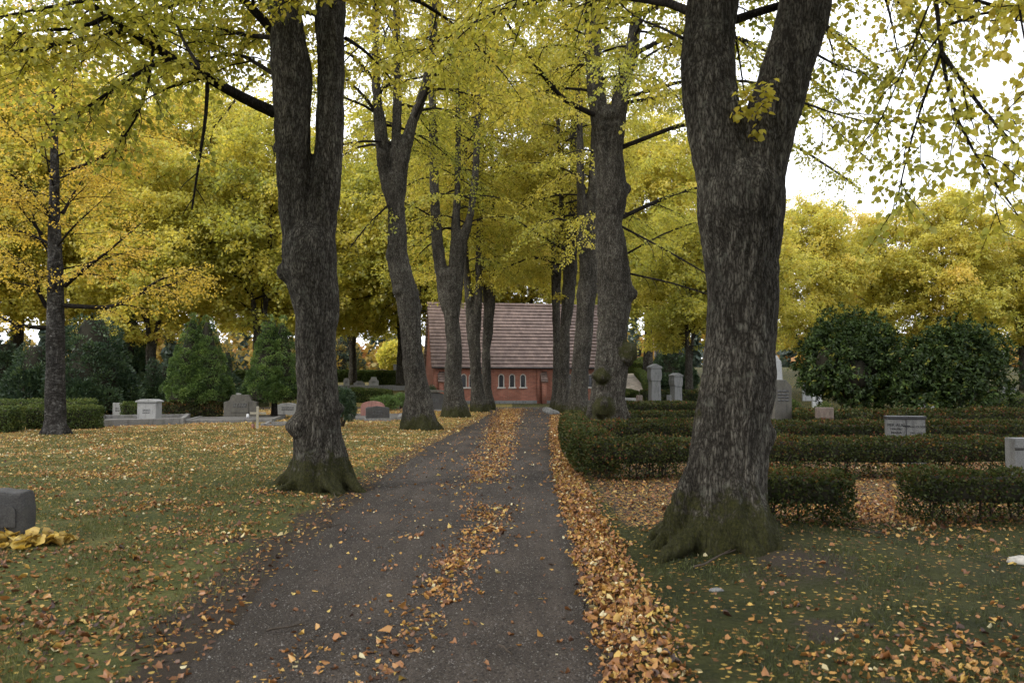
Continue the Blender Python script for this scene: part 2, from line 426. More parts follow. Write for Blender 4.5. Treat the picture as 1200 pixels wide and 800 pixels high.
def brick_mat(name, c1, c2, mortar):
    m, N, L = new_mat(name)
    co = coord(N); s = N.new('ShaderNodeSeparateXYZ'); L.new(co, s.inputs[0])
    cb = N.new('ShaderNodeCombineXYZ'); L.new(mth(N, L, 'ADD', s.outputs[0], s.outputs[1]), cb.inputs[0]); L.new(s.outputs[2], cb.inputs[1])
    b = N.new('ShaderNodeTexBrick'); L.new(cb.outputs[0], b.inputs['Vector'])
    b.inputs['Scale'].default_value = 1; b.inputs['Brick Width'].default_value = .25; b.inputs['Row Height'].default_value = .075; b.inputs['Mortar Size'].default_value = .008
    b.inputs['Color1'].default_value = (*c1, 1); b.inputs['Color2'].default_value = (*c2, 1); b.inputs['Mortar'].default_value = (*mortar, 1)
    r = ramp(N, [(.3, .7), (.7, 1.2)]); L.new(noise(N, L, co, 1.3, 5, .65).outputs[0], r.inputs[0])
    c = mix(N, L, 1.0, b.outputs[0], r.outputs[0], 'MULTIPLY')
    principled(N, L, c, .9, b.outputs['Fac'], -.5, .01, .2)
    return m

M['brick'] = brick_mat('red brick', (.31, .110, .072), (.21, .074, .050), (.25, .18, .14))
m, N, L = new_mat('clay roof tile'); M['rooftile'] = m
co = coord(N)
s = N.new('ShaderNodeSeparateXYZ'); L.new(co, s.inputs[0])
cb = N.new('ShaderNodeCombineXYZ'); L.new(s.outputs[0], cb.inputs[0]); L.new(s.outputs[2], cb.inputs[1])
b = N.new('ShaderNodeTexBrick'); L.new(cb.outputs[0], b.inputs['Vector']); b.inputs['Scale'].default_value = 1
b.inputs['Brick Width'].default_value = .22; b.inputs['Row Height'].default_value = .24; b.inputs['Mortar Size'].default_value = .006
b.inputs['Color1'].default_value = (.23, .165, .14, 1); b.inputs['Color2'].default_value = (.16, .115, .098, 1); b.inputs['Mortar'].default_value = (.09, .07, .07, 1)
r = ramp(N, [(.3, .65), (.7, 1.3)]); L.new(noise(N, L, co, 1.6, 5, .7).outputs[0], r.inputs[0])
principled(N, L, mix(N, L, 1.0, b.outputs[0], r.outputs[0], 'MULTIPLY'), .75, noise(N, L, co, 20, 3).outputs[0], .3, .01, .3)

# ------------------------------------------------------------------ ground sheet
def spaced(segs):
    a = []
    for lo, hi, st in segs:
        a.append(np.arange(lo, hi, st))
    a.append([segs[-1][1]])
    return np.concatenate(a)

gx = spaced([(-600, -120, 40), (-120, -40, 8), (-40, -16, 1.2), (-16, -6, .3), (-6, 6, .11), (6, 14, .3), (14, 40, 1.2), (40, 120, 8), (120, 600, 40)])
gy = spaced([(-150, -30, 20), (-30, -4, 2), (-4, 3, .5), (3, 14, .11), (14, 30, .25), (30, 60, .7), (60, 160, 4), (160, 900, 60)])
X, Y = np.meshgrid(gx, gy)
Z = gz(X, Y)
dpath = np.abs(X - path_c(Y)) - path_w(Y)
inpath = (Y < 44.8)
Z = Z - np.where(inpath, 0.03 * (1 - sstep(-.22, -.02, dpath)), 0)
ring = np.maximum(np.abs(X), np.abs(Y))
mb = MB()
nx, ny = len(gx), len(gy)
i = (np.arange(ny - 1)[:, None] * nx + np.arange(nx - 1)[None]).ravel()
mb.add(np.stack([X, Y, Z], -1).reshape(-1, 3), np.stack([i, i + 1, i + nx + 1, i + nx], -1))
ground = tag(mb.build('ground', M['ground'], smooth=True), 'leaf-strewn lawn of the churchyard on both sides of the path', 'ground', kind='structure')
lx = X.ravel(); ly = Y.ravel(); ld = dpath.ravel()
soil = np.where(lx < path_c(ly), 1.0 * (1 - sstep(-.1, 1.0, ld + .35 * fbm2(lx, ly, .9, 2, 9))), .9 * (1 - sstep(.0, .35, ld)))
soil = np.maximum(soil, .62 * np.exp(-((lx - 2.3) ** 2 / .7 + (ly - 6.5) ** 2 / .7)))
soil = np.maximum(soil, np.where((lx > 1.2) & (ly > 8.6) & (ly < 26), .75, 0))
soil = np.maximum(soil, .62 * sstep(.0, .55, fbm2(lx, ly, .9, 3, 21.0)) * (1 - sstep(8, 13, ly)) * (lx < 0))
soil = np.maximum(soil, .58 * sstep(.05, .5, fbm2(lx, ly, 1.3, 3, 31.0)) * (lx > .4) * (ly < 9))
soil = soil * (ly < 46)
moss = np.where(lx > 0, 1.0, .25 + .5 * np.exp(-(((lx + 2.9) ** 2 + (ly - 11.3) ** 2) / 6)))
mould = np.where(lx < 0, .10 + .50 * sstep(9, 26, ly), .12) + np.where((lx > 1.2) & (ly > 8.6) & (ly < 26), .5, 0)
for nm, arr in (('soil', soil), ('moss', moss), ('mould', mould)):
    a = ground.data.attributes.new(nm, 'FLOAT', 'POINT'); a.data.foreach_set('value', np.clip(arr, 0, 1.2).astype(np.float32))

def strip(name, label, mat, pts, halfw, lift, nseg, na=10, rough=.12, lrough=1.0):
    """a sheet along a centre line, following the terrain"""
    pts = np.array(pts, float)
    cum = np.concatenate([[0], np.cumsum(np.linalg.norm(np.diff(pts, axis=0), axis=1))])
    s = np.linspace(0, cum[-1], nseg)
    cx = np.interp(s, cum, pts[:, 0]); cy = np.interp(s, cum, pts[:, 1]); hw = np.interp(s, cum, halfw)
    d = unit(np.stack([np.gradient(cx), np.gradient(cy)], -1))
    w = np.linspace(-1, 1, na)
    e = 1 + (rough * lrough * fbm2(s, s * 0, .8, 4, 2.2))[:, None] * (w < 0) + (rough * fbm2(s, s * 0, .9, 3, 8.2))[:, None] * (w > 0)
    px = cx[:, None] + d[:, 1][:, None] * hw[:, None] * w * e; py = cy[:, None] - d[:, 0][:, None] * hw[:, None] * w * e
    pz = gz(px, py) + lift
    mb = MB()
    i = (np.arange(nseg - 1)[:, None] * na + np.arange(na - 1)[None]).ravel()
    mb.add(np.stack([px, py, pz], -1).reshape(-1, 3), np.stack([i, i + 1, i + na + 1, i + na], -1))
    edge = np.broadcast_to(np.where(w < 0, sstep(.55, 1.0, -w), sstep(.8, 1.0, w)), px.shape).ravel()
    mb.t = [edge.astype(np.float32)]
    return tag(mb.build(name, mat, smooth=True), label, 'path', kind='structure')

strip('path', 'dark gravel avenue path with strips of fallen leaves', M['path'], [(p[1], p[0]) for p in PATHC], [p[2] for p in PATHC], .004, 420, 34, .12, 1.5)
strip('cross_path', 'gravel path crossing in front of the brick chapel', M['path'], [(-24, 46.2), (-6, 46.3), (8, 46.4), (16, 46.4)], [2.0] * 4, .012, 60, 10)
strip('gravel_plot', 'grey gravel strip between two low hedges beside the avenue', M['gravel'], [(2.6, 30.6), (13, 30.6)], [4.2, 4.2], .012, 40, 12, .03)
strip('hill_path', 'pale sandy path climbing the slope behind the pillars', M['sandpath'], [(xat(748, 58), 58), (xat(741, 70), 70), (xat(733, 90), 90), (xat(728, 118), 118)], [.95, 1.2, 1.5, 1.8], .02, 40, 6)
strip('side_walk', 'pale gravel walk across the far graves', M['sandpath'], [(-40, 60), (-9.5, 60)], [1.2, 1.2], .02, 40, 6)

# ------------------------------------------------------------------ trees
LEAFX = 1.2
def resample(pts, rad, step):
    pts = np.asarray(pts, float); rad = np.asarray(rad, float)
    cum = np.concatenate([[0], np.cumsum(np.linalg.norm(np.diff(pts, axis=0), axis=1))])
    n = max(3, int(cum[-1] / step) + 1)
    s = np.linspace(0, cum[-1], n)
    P_ = np.stack([np.interp(s, cum, pts[:, k]) for k in range(3)], -1); r_ = np.interp(s, cum, rad)
    for _ in range(2):
        P_[1:-1] = (P_[:-2] + 2 * P_[1:-1] + P_[2:]) / 4
    return P_, r_

def wood_mesh(name, tubes, balls, base, voxel, amp, mat, parent, rng, mossz=.7, moss_balls=(), smooth_n=10):
    mb = MB()
    for pts, rad in tubes:
        P_, r_ = resample(pts, rad, .12)
        tube(mb, P_, r_, 14)
    me = bpy.data.meshes.new('tmp')
    o = mb.build('tmp_wood', mat, attr=False)
    if balls:
        bm = bmesh.new(); bm.from_mesh(o.data)
        for c, r in balls:
            bmesh.ops.create_icosphere(bm, subdivisions=2, radius=r, matrix=Matrix.Translation(Vector(c)))
        bm.to_mesh(o.data); bm.free()
    md = o.modifiers.new('r', 'REMESH'); md.mode = 'VOXEL'; md.voxel_size = voxel
    ms = o.modifiers.new('s', 'SMOOTH'); ms.factor = .5; ms.iterations = smooth_n
    dg = bpy.context.evaluated_depsgraph_get(); dg.update()
    me = bpy.data.meshes.new_from_object(o.evaluated_get(dg))
    old = o.data; bpy.data.objects.remove(o); bpy.data.meshes.remove(old)
    n = len(me.vertices)
    v = np.zeros(n * 3, np.float32); me.vertices.foreach_get('co', v); v = v.reshape(-1, 3).astype(float)
    nr = np.zeros(n * 3, np.float32); me.vertices.foreach_get('normal', nr); nr = nr.reshape(-1, 3)
    q = v - base + rng.uniform(0, 50, 3)
    wob = perlin(q * 2.2)[:, None] * .35
    a = np.abs(perlin(q * [13, 13, 2.6] + wob * 2)); b = np.abs(perlin(q * [26, 26, 6] + wob * 2)); c = perlin(q * [2.3, 2.3, 1.5])
    g = np.clip(a * 1.9 + b * .8, 0, 1)
    big = np.clip(perlin(q * [4, 4, 2.4]), -.6, .6)
    v = v + nr * (amp * (g - .6) * 1.7 + amp * 2.4 * c + amp * 1.5 * big)[:, None]
    hgt = v[:, 2] - base[2]
    low = 1 - sstep(.1, 1.1, hgt)
    v = v + nr * (low * amp * 3.2 * (perlin(q * [5, 5, 1.6]) + .6 * perlin(q * [11, 11, 5])))[:, None]
    ms_ = 1.0 - sstep(.05, mossz, hgt + .22 * perlin(q * [3, 3, 1]))
    ms_ = ms_ + .12 * np.clip(perlin(q * [1.5, 1.5, .8]), 0, 1)
    for cc, rr in moss_balls:
        ms_ = np.maximum(ms_, .85 - .85 * sstep(rr * .9, rr * 1.5, np.linalg.norm(v - np.array(cc), axis=1)))
    v -= base
    me.vertices.foreach_set('co', v.astype(np.float32).ravel())
    at_ = me.attributes.new('groove', 'FLOAT', 'POINT'); at_.data.foreach_set('value', g.astype(np.float32))
    at_ = me.attributes.new('moss', 'FLOAT', 'POINT'); at_.data.foreach_set('value', np.clip(ms_, 0, 1).astype(np.float32))
    me.polygons.foreach_set('use_smooth', np.ones(len(me.polygons), bool))
    me.materials.clear(); me.materials.append(mat)
    me.update()
    ob = link(name, me, parent)
    return ob

def bend(rng, start, d, length, nseg, droop, wander):
    pts = [np.array(start, float)]; d = unit(np.array(d, float)); st = length / nseg
    for k in range(nseg):
        d = unit(d + np.array([0, 0, -droop / nseg]) + rng.normal(0, wander, 3))
        pts.append(pts[-1] + d * st)
    return np.array(pts)

class Crown:
    """collects twigs; leaves are set out along them in one pass"""
    def __init__(s, rng, zmin=-9, keep=None, thin=0.0, vr=.28):
        s.thin = thin; s.vr = vr; s.rng = rng; s.wood = MB(); s.p0 = []; s.p1 = []; s.zmin = zmin; s.keep = keep; s.tt = []
    def spray(s, pts, tl, spacing, tint):
        spacing *= .72
        """alternate twigs along a branch polyline"""
        rng = s.rng
        cum = np.concatenate([[0], np.cumsum(np.linalg.norm(np.diff(pts, axis=0), axis=1))])
        n = max(2, int(cum[-1] / spacing))
        t = np.linspace(cum[-1] * .12, cum[-1], n)
        p = np.stack([np.interp(t, cum, pts[:, k]) for k in range(3)], -1)
        d = unit(pts[-1] - pts[0])
        side = unit(np.cross(d, [0, 0, 1.0]) + 1e-6)
        sg = np.where(np.arange(n) % 2 == 0, 1, -1)
        dirs = unit(d[None] * .7 + side[None] * sg[:, None] * rng.uniform(.5, 1.1, n)[:, None] + np.array([0, 0, -.25]) + rng.normal(0, s.vr, (n, 3)))
        ln = tl * rng.uniform(.6, 1.25, n)
        s.p0.append(p); s.p1.append(p + dirs * ln[:, None]); s.tt.append(np.full(n, tint) + rng.normal(0, .07, n))
    def branch(s, pts, r0, r1, l2n, l2len, tl, spacing, t0=.2):
        rng = s.rng
        tube(s.wood, pts, np.linspace(r0, r1, len(pts)), 6, cap=False)
        cum = np.concatenate([[0], np.cumsum(np.linalg.norm(np.diff(pts, axis=0), axis=1))]); tot = cum[-1]
        tint = rng.normal(.5, .13)
        for k in range(l2n):
            t = tot * (t0 + (1 - t0) * (k + rng.uniform(.2, .9)) / l2n)
            p = np.array([np.interp(t, cum, pts[:, q]) for q in range(3)])
            j = min(np.searchsorted(cum, t), len(pts) - 1)
            d = unit(pts[j] - pts[j - 1])
            sd = unit(np.cross(d, [0, 0, 1.0]) + 1e-6) * (1 if k % 2 else -1)
            ll = l2len * rng.uniform(.55, 1.15) * (1 - .45 * t / tot)
            q = bend(rng, p, d * .6 + sd * rng.uniform(.5, 1.2) + np.array([0, 0, rng.uniform(-.3, .25) * s.vr / .28]), ll, 4, .55, .10)
            rr = max(.005, (r0 + (r1 - r0) * t / tot) * .5)
            tube(s.wood, q, np.linspace(rr, .004, 5), 4, cap=False)
            s.spray(q, tl, spacing, tint + rng.normal(0, .06))
        s.spray(pts[len(pts) // 3:], tl, spacing * 1.2, tint)
    def limb(s, pts, rad, per_m, lfun, z0, l2n, tl, spacing, az0=0.0, elev=(.1, .8), droop=1.0, l2len=1.5):
        rng = s.rng
        P_, r_ = resample(pts, rad, .3)
        cum = np.concatenate([[0], np.cumsum(np.linalg.norm(np.diff(P_, axis=0), axis=1))])
        n = int(cum[-1] * per_m * 1.55); az = az0
        for k in range(n):
            t = cum[-1] * (k + rng.uniform(0, 1)) / n
            p = np.array([np.interp(t, cum, P_[:, q]) for q in range(3)])
            az += 2.4 + rng.normal(0, .35)
            if p[2] < z0: continue
            if s.thin and math.sin(az) < .25 and rng.uniform() < s.thin: continue
            e = rng.uniform(*elev)
            ln = lfun(p[2]) * rng.uniform(.7, 1.15)
            r0 = min(.5 * np.interp(t, cum, r_), .008 + .009 * ln)
            q = bend(rng, p, (math.cos(az) * math.cos(e), math.sin(az) * math.cos(e), math.sin(e)), ln, 8, droop, .07)
            zm = s.zmin(q) if callable(s.zmin) else np.full(len(q), s.zmin)
            bad = np.nonzero(q[:, 2] < zm + .15)[0]
            if len(bad): q = q[:bad[0]]
            if len(q) < 4: continue
            s.branch(q, r0, .006, l2n, l2len, tl, spacing)
    def finish(s, parent, base, leafmat, per_twig, size, near, woodmat, tsh=0.0, nrand=.55):
        rng = s.rng; per_twig = int(per_twig * LEAFX)
        p0 = np.concatenate(s.p0); p1 = np.concatenate(s.p1); tt = np.concatenate(s.tt)
        mid = (p0 + p1) / 2
        ok = np.minimum(p0[:, 2], p1[:, 2]) > (s.zmin(mid) if callable(s.zmin) else s.zmin)
        p0, p1, tt = p0[ok], p1[ok], tt[ok]
        prisms(s.wood, p0, p1, np.full(len(p0), .0045), np.full(len(p0), .002))
        n = len(p0); K = per_twig
        u = (np.arange(K)[None] + rng.uniform(0, 1, (n, K))) / K
        d = p1 - p0; ln = np.linalg.norm(d, axis=1); du = d / ln[:, None]
        side = unit(np.cross(du, [0, 0, 1.0]) + 1e-6)
        sg = np.where(np.arange(K)[None] % 2 == 0, 1, -1) * np.ones((n, 1))
        pos = p0[:, None] + d[:, None] * (.15 + .9 * u)[..., None] + rng.normal(0, size * .55, (n, K, 3))
        ax = du[:, None] * .6 + side[:, None] * sg[..., None] * .9 + np.array([0, 0, -.55]) + rng.normal(0, .35, (n, K, 3))
        nr = np.array([0, 0, 1.0]) + rng.normal(0, nrand, (n, K, 3))
        tint = tt[:, None] + rng.normal(0, .10, (n, K)) + tsh
        sz = size * rng.uniform(.6, 1.25, n * K)
        mb = MB()
        T, TF = (LEAF6, LEAF6F) if near else (LEAF4, LEAF4F)
        leaves(mb, rng, pos.reshape(-1, 3), ax.reshape(-1, 3), nr.reshape(-1, 3), sz, tint.ravel(), T, TF)
        s.count = n * K
        b = s.wood.build('branches', woodmat, parent, smooth=True, loc=base); b.location = (0, 0, 0)
        for at_ in ('groove',):
            aa = b.data.attributes.new(at_, 'FLOAT', 'POINT'); aa.data.foreach_set('value', np.full(len(b.data.vertices), .4, np.float32))
        c = mb.build('crown', leafmat, parent, smooth=near, loc=base); c.location = (0, 0, 0)
        return b, c

def pix_line(pl, Y, dy=0.0):
    """(px, py, width) triples at depth Y -> points and radii; dy bends the line towards or away from the camera with height"""
    pts = []; rad = []
    n = len(pl)
    for k, (a, b, w) in enumerate(pl):
        yy = Y + dy * k / max(1, n - 1)
        pts.append(at(a, b, yy)); rad.append(w / 2 * yy / F)
    return np.array(pts), np.array(rad)

COUNT = {}
def alley_tree(label, Y, trunk, limbs, seed, burls=(), hero=(), voxel=.025, amp=.012, per_m=2.2, reach=3.6, z0=4.2, zmin=3.6, l2n=9, tl=.5, spacing=.17,
               per_twig=9, size=.075, near=False, roots=9, tsh=0.0, mossz=.8, droop=1.1, rootr=1.0, sprouts=()):
    rng = np.random.default_rng(seed)
    tp, tr = pix_line(trunk, Y)
    tr = tr * (1.0 if near else .93)
    gzb = g1(tp[0][0], Y)
    base = np.array([tp[0][0], Y, gzb])
    tp[0][2] = min(tp[0][2], gzb) - .15
    wob_ = rng.normal(0, .05, (len(tp), 3)) * tr[:, None] * 1.2; wob_[0] = 0; wob_[-1] = 0; wob_[:, 2] = 0; tp = tp + wob_
    e = empty('lime_tree', base, 0, label, 'tree', 'lime trees lining the path')
    tubes = [(tp, tr)]
    limbsW = []
    for pl, dy in limbs:
        lp, lr = pix_line(pl, Y, dy)
        limbsW.append((lp, lr))
        # root every limb inside the top of the trunk so that the union fuses
        q2 = tp[-2] * .45 + np.array([lp[0][0], lp[0][1], tp[-2][2]]) * .55; q1 = tp[-1] * .3 + np.array([lp[0][0], lp[0][1], tp[-1][2]]) * .7
        tubes.append((np.vstack([tp[-3], q2, q1, lp]), np.concatenate([[lr[0] * .85, lr[0] * .95, lr[0]], lr])))
    up = unit(tp[-1] - tp[-2])
    tubes[0] = (np.vstack([tp[:-1], tp[-1] - up * tr[-1] * .25, tp[-1] + up * tr[-1] * .12, tp[-1] + up * tr[-1] * .42]), np.concatenate([tr[:-1], [tr[-1] * .90, tr[-1] * .62, tr[-1] * .2]]))
    r = tr[2]
    bz = gzb
    tubes.append((np.array([[tp[2][0], Y, gzb + r * 3.0], [tp[1][0], Y, gzb + r * 1.5], [base[0], Y, gzb + r * .7], [base[0], Y, gzb + r * .22], [base[0], Y, gzb - .2]]), np.array([.90, 1.0, 1.13, 1.36, 1.55]) * r))
    for k in range(roots):
        az = k / roots * 6.283 + rng.uniform(-.35, .35); o = np.array([math.cos(az), math.sin(az), 0])
        L_ = r * rng.uniform(1.5, 2.3) * rootr; h = rng.uniform(.45, 1.35) * (r / .4)
        c0 = np.array([np.interp(h, tp[:, 2] - gzb, tp[:, 0]), Y, 0])
        b0 = np.array([base[0], Y, 0])
        o2 = np.array([math.cos(az + rng.normal(0, .35)), math.sin(az + rng.normal(0, .35)), 0])
        pts = np.array([c0 * [1, 1, 0] + o * r * .62 + [0, 0, gzb + h], b0 + o * r * .92 + [0, 0, gzb + h * .5], b0 + o * r * 1.25 + [0, 0, gzb + .20 * h], b0 + o2 * L_ * .85 + [0, 0, gzb - .02], b0 + o2 * L_ * 1.1 + [0, 0, gzb - .25]])
        tubes.append((pts, np.array([.20, .27, .30, .24, .13]) * r * rng.uniform(.75, 1.25)))
    balls = []; mossb = []
    for (bx, by, br, ms_, yo) in burls:
        c = at(bx, by, Y + yo); rr = br * Y / F
        for _ in range(9):
            o = rng.normal(0, 1, 3); o /= np.linalg.norm(o)
            balls.append((c + o * rr * rng.uniform(.25, .6), rr * rng.uniform(.35, .62)))
        balls.append((c, rr * .78))
        if ms_: mossb.append((c, rr * .8))
    wood_mesh('trunk', tubes, balls, base, voxel, amp, M['bark'], e, rng, mossz, mossb, 18 if near else 9)
    cr = Crown(rng, zmin, None, 0.0 if near else (.68 if Y < 37 else .5))
    top = max(lp[-1][2] for lp, _ in limbsW)
    def lf(z):
        t = (z - z0) / (top - z0)
        return reach * (.75 + .5 * math.sin(min(1, max(0, t + .15)) * 2.2)) * (1.05 - .65 * max(0, t))
    for k, (lp, lr) in enumerate(limbsW):
        cr.limb(lp, lr, per_m, lf, z0, l2n, tl, spacing, k * 1.7, droop=droop)
    for hp, w0, w1, l2, l2len, tt0 in hero:
        P_, _ = resample(np.array([at(*q) for q in hp]), np.ones(len(hp)), .25)
        cr.branch(P_, w0 / 2 * Y / F, w1 / 2 * Y / F, l2, l2len, tl, spacing, tt0)
    for sp in sprouts:
        c = at(sp[0], sp[1], Y - .25 * (sp[2] / 10))
        for k in range(sp[3]):
            d = rng.normal(0, 1, 3); d[1] = -abs(d[1]); d[2] = abs(d[2]) * .4
            cr.p0.append((c + unit(d) * .1)[None]); cr.p1.append((c + unit(d) * sp[2] * Y / F)[None]); cr.tt.append(np.array([.65]))
    cr.finish(e, base, M['lime_leaf'], per_twig, size, near, M['bark_plain'], tsh)
    COUNT[label[:30]] = cr.count
    return e

# --- the two nearest trees
tree_a = alley_tree('thickest lime beside the path, forked trunk and mossy flared roots, nearest the camera', 7.4,
    [(846, 640, 128), (847, 610, 100), (852, 560, 88), (860, 510, 88), (864, 450, 86), (867, 400, 83), (872, 350, 83), (873, 300, 87), (872, 250, 104), (868, 205, 114)],
    [([(840, 160, 70), (829, 100, 67), (828, 60, 64), (835, 0, 60), (838, -100, 55), (830, -300, 48), (820, -700, 35), (815, -1200, 20), (815, -1600, 7)], .6),
     ([(894, 165, 66), (910, 120, 63), (925, 75, 62), (942, 10, 63), (960, -100, 57), (985, -300, 46), (1010, -700, 32), (1030, -1200, 18), (1040, -1500, 7)], -.2)],
    11, burls=[(818, 95, 25, False, 0), (890, 508, 24, False, -.05), (830, 488, 16, True, 0), (900, 225, 22, False, 0), (944, 14, 36, False, 0), (880, 330, 30, False, -.12), (838, 560, 30, False, -.1)],
    hero=[([(962, -140, 7.3), (1040, -150, 6.6), (1085, -70, 6.3), (1098, 0, 6.2), (1103, 60, 6.1), (1106, 100, 6.1), (1122, 150, 6.1), (1150, 195, 6.1), (1185, 240, 6.1)], 9, 2, 9, .75, .35),
          ([(1104, 62, 6.1), (1133, 105, 6.0), (1165, 150, 6.0), (1200, 182, 5.9), (1240, 215, 5.9)], 4.5, 2, 7, .6, .15),
          ([(1104, 58, 6.1), (1082, 110, 6.2), (1062, 180, 6.3), (1050, 240, 6.3)], 3.2, 1.5, 6, .5, .2),
          ([(1104, 32, 6.1), (1130, 9, 5.9), (1200, 4, 5.6), (1260, 10, 5.4)], 3.4, 1.5, 7, .6, .1),
          ([(1095, -10, 6.2), (1065, 65, 6.5), (1036, 140, 6.7), (1020, 165, 6.8)], 2.6, 1.2, 5, .5, .2),
          ([(962, -60, 7.4), (1010, -40, 7.8), (1060, 5, 8.0), (1090, 60, 8.0)], 4, 1.5, 8, .7, .1),
          ([(950, 60, 7.4), (985, 80, 8.0), (1030, 95, 8.6)], 3.5, 1.2, 6, .6, .1),
          ([(940, 120, 7.4), (985, 136, 8.0), (1022, 144, 8.6)], 2.8, 1.2, 5, .5, .2),
          ([(800, 45, 7.4), (770, 30, 8.2), (740, 20, 9.0), (700, -30, 9.8)], 4, 1.5, 7, .7, .2),
          ([(1180, -120, 5.6), (1190, -30, 5.4), (1198, 50, 5.3), (1215, 110, 5.2)], 3, 1.5, 6, .5, .1)],
    voxel=.016, amp=.013, per_m=1.7, reach=4.2, z0=4.9, zmin=lambda p: np.where((p[:, 0] > 2.9) | ((np.abs(p[:, 0] - 2.13) < .25) & (p[:, 1] < 7.2) & (p[:, 1] > 6.6)), 2.2, 4.75), l2n=9, tl=.42, spacing=.2, per_twig=14, size=.056, near=True, roots=14, mossz=.85, rootr=1.05, tsh=0, sprouts=[(884, 118, 15, 5), (872, 138, 12, 3), (900, 128, 10, 3), (888, 160, 8, 1), (872, 172, 6, 1)])

tree_b = alley_tree('lime with two tall parallel stems standing on the lawn nearest the path', 11.6,
    [(374, 573, 84), (373, 540, 64), (373, 505, 54), (372, 470, 49), (371, 400, 47), (370, 365, 51), (366, 330, 60), (363, 300, 65), (362, 268, 68)],
    [([(346, 228, 41), (343, 150, 42), (342, 80, 50), (336, 37, 41), (333, 0, 38), (320, -200, 36), (300, -500, 22), (290, -780, 7)], -.3),
     ([(381, 228, 36), (387, 150, 32), (388, 75, 33), (386, 30, 35), (388, 0, 36), (405, -200, 32), (430, -500, 20), (440, -760, 7)], .4)],
    12, burls=[(345, 318, 22, False, 0), (329, 75, 17, False, 0), (331, 172, 12, False, 0), (342, 52, 16, False, 0), (393, 480, 12, False, 0), (352, 500, 20, False, -.15), (348, 300, 20, False, -.1)],
    hero=[([(322, 132, 11.5), (285, 116, 11.2), (245, 92, 10.9), (200, 68, 10.6), (160, 42, 10.3), (120, 15, 10.1), (70, -20, 9.9)], 14, 5, 12, 1.3, .25),
          ([(243, 92, 10.9), (243, 130, 10.8), (233, 190, 10.7), (225, 245, 10.6)], 5, 2.2, 4, .6, .55),
          ([(330, 45, 11.5), (300, 18, 11.3), (275, -15, 11.1), (230, -60, 10.8)], 13, 5, 8, 1.2, .3),
          ([(200, 68, 10.6), (150, 90, 10.3), (100, 130, 10.0), (60, 150, 9.8)], 5, 2, 8, 1.0, .15),
          ([(150, 35, 10.3), (80, 50, 9.6), (20, 60, 9.2), (-60, 80, 8.8)], 6, 2, 9, 1.2, .1),
          ([(180, 55, 10.4), (175, 100, 10.2), (158, 150, 10.1), (130, 180, 10.0)], 4, 1.6, 6, .8, .3),
          ([(290, -10, 11.2), (200, -10, 10.2), (100, 0, 9.4), (0, 20, 8.8)], 8, 2, 12, 1.3, .15),
          ([(405, 45, 11.7), (430, 60, 12.4), (460, 95, 13.2)], 5, 2, 6, .9, .2),
          ([(330, 45, 11.6), (290, 42, 12.4), (240, 30, 13.4), (190, 38, 14.4), (140, 60, 15.2)], 7, 2, 14, 1.4, .15),
          ([(326, 90, 11.6), (280, 62, 12.6), (225, 72, 13.6), (180, 95, 14.4)], 6, 2, 12, 1.3, .2),
          ([(240, 88, 10.9), (215, 50, 11.4), (200, 10, 12)], 5, 2, 9, 1.2, .1),
          ([(128, 18, 10.1), (90, 40, 9.8), (40, 30, 9.4), (-10, 50, 9)], 5, 2, 10, 1.2, .1)],
    voxel=.02, amp=.012, per_m=2.1, reach=4.4, z0=4.9, zmin=lambda p: np.where(p[:, 0] < -3.3, 4.15, 6.4), l2n=9, tl=.45, spacing=.17, per_twig=12, size=.068, near=True, roots=13, mossz=.95, rootr=1.15, tsh=-.03)

# unseen pair of limes added behind the viewer to shade the foreground
for src, (ox, oy), rz, lab in ((tree_a, (1.9, -4.6), 2.2, 'unseen lime added behind the viewer for shade on the hedge side'), (tree_b, (-3.3, -3.4), -1.1, 'unseen lime added behind the viewer for shade on the lawn side')):
    o = copy_tree(src); o.location = (ox, oy, g1(ox, oy)); o.rotation_euler = (0, 0, rz); o['label'] = lab

# --- second pair
alley_tree('second lime on the lawn side, slender trunk with a swollen waist', 25.8,
    [(492, 503, 56), (490, 485, 42), (489, 465, 33), (486, 440, 29), (482, 400, 26), (481, 375, 27), (477, 350, 31), (470, 325, 31), (465, 300, 28), (465, 275, 24), (464, 250, 22), (465, 225, 23), (462, 203, 26)],
    [([(449, 180, 18), (446, 150, 15), (441, 110, 11), (440, 60, 9), (440, 0, 8), (438, -60, 6), (436, -110, 3)], -.5),
     ([(464, 180, 14), (465, 150, 12), (466, 100, 10), (465, 30, 9), (462, -60, 7), (462, -120, 3)], .5),
     ([(474, 180, 15), (481, 150, 14), (492, 120, 12), (501, 94, 12), (508, 40, 10), (511, 0, 9), (515, -100, 5)], 0)],
    13, burls=[(459, 300, 10, False, 0), (486, 357, 10, False, 0), (470, 340, 11, False, -.2)],
    hero=[([(480, 150, 25.8), (510, 85, 25.2), (540, 50, 24.6), (560, 20, 24)], 5, 2, 8, 1.5, .2),
          ([(446, 140, 25.8), (425, 110, 25.4), (405, 92, 25), (380, 80, 24.6)], 5, 2, 8, 1.4, .2),
          ([(464, 232, 25.8), (432, 262, 25.4), (410, 290, 25)], 3, 1.3, 8, 1.2, .1),
          ([(444, 100, 25.8), (410, 60, 25), (350, 60, 24.2), (290, 100, 23.6), (250, 150, 23.2)], 5, 2, 14, 1.6, .2)],
    voxel=.035, amp=.018, per_m=1.7, reach=4.6, z0=7.6, zmin=6.2, per_twig=9, size=.085, mossz=.75, sprouts=[(472, 335, 12, 14), (480, 350, 10, 10)])

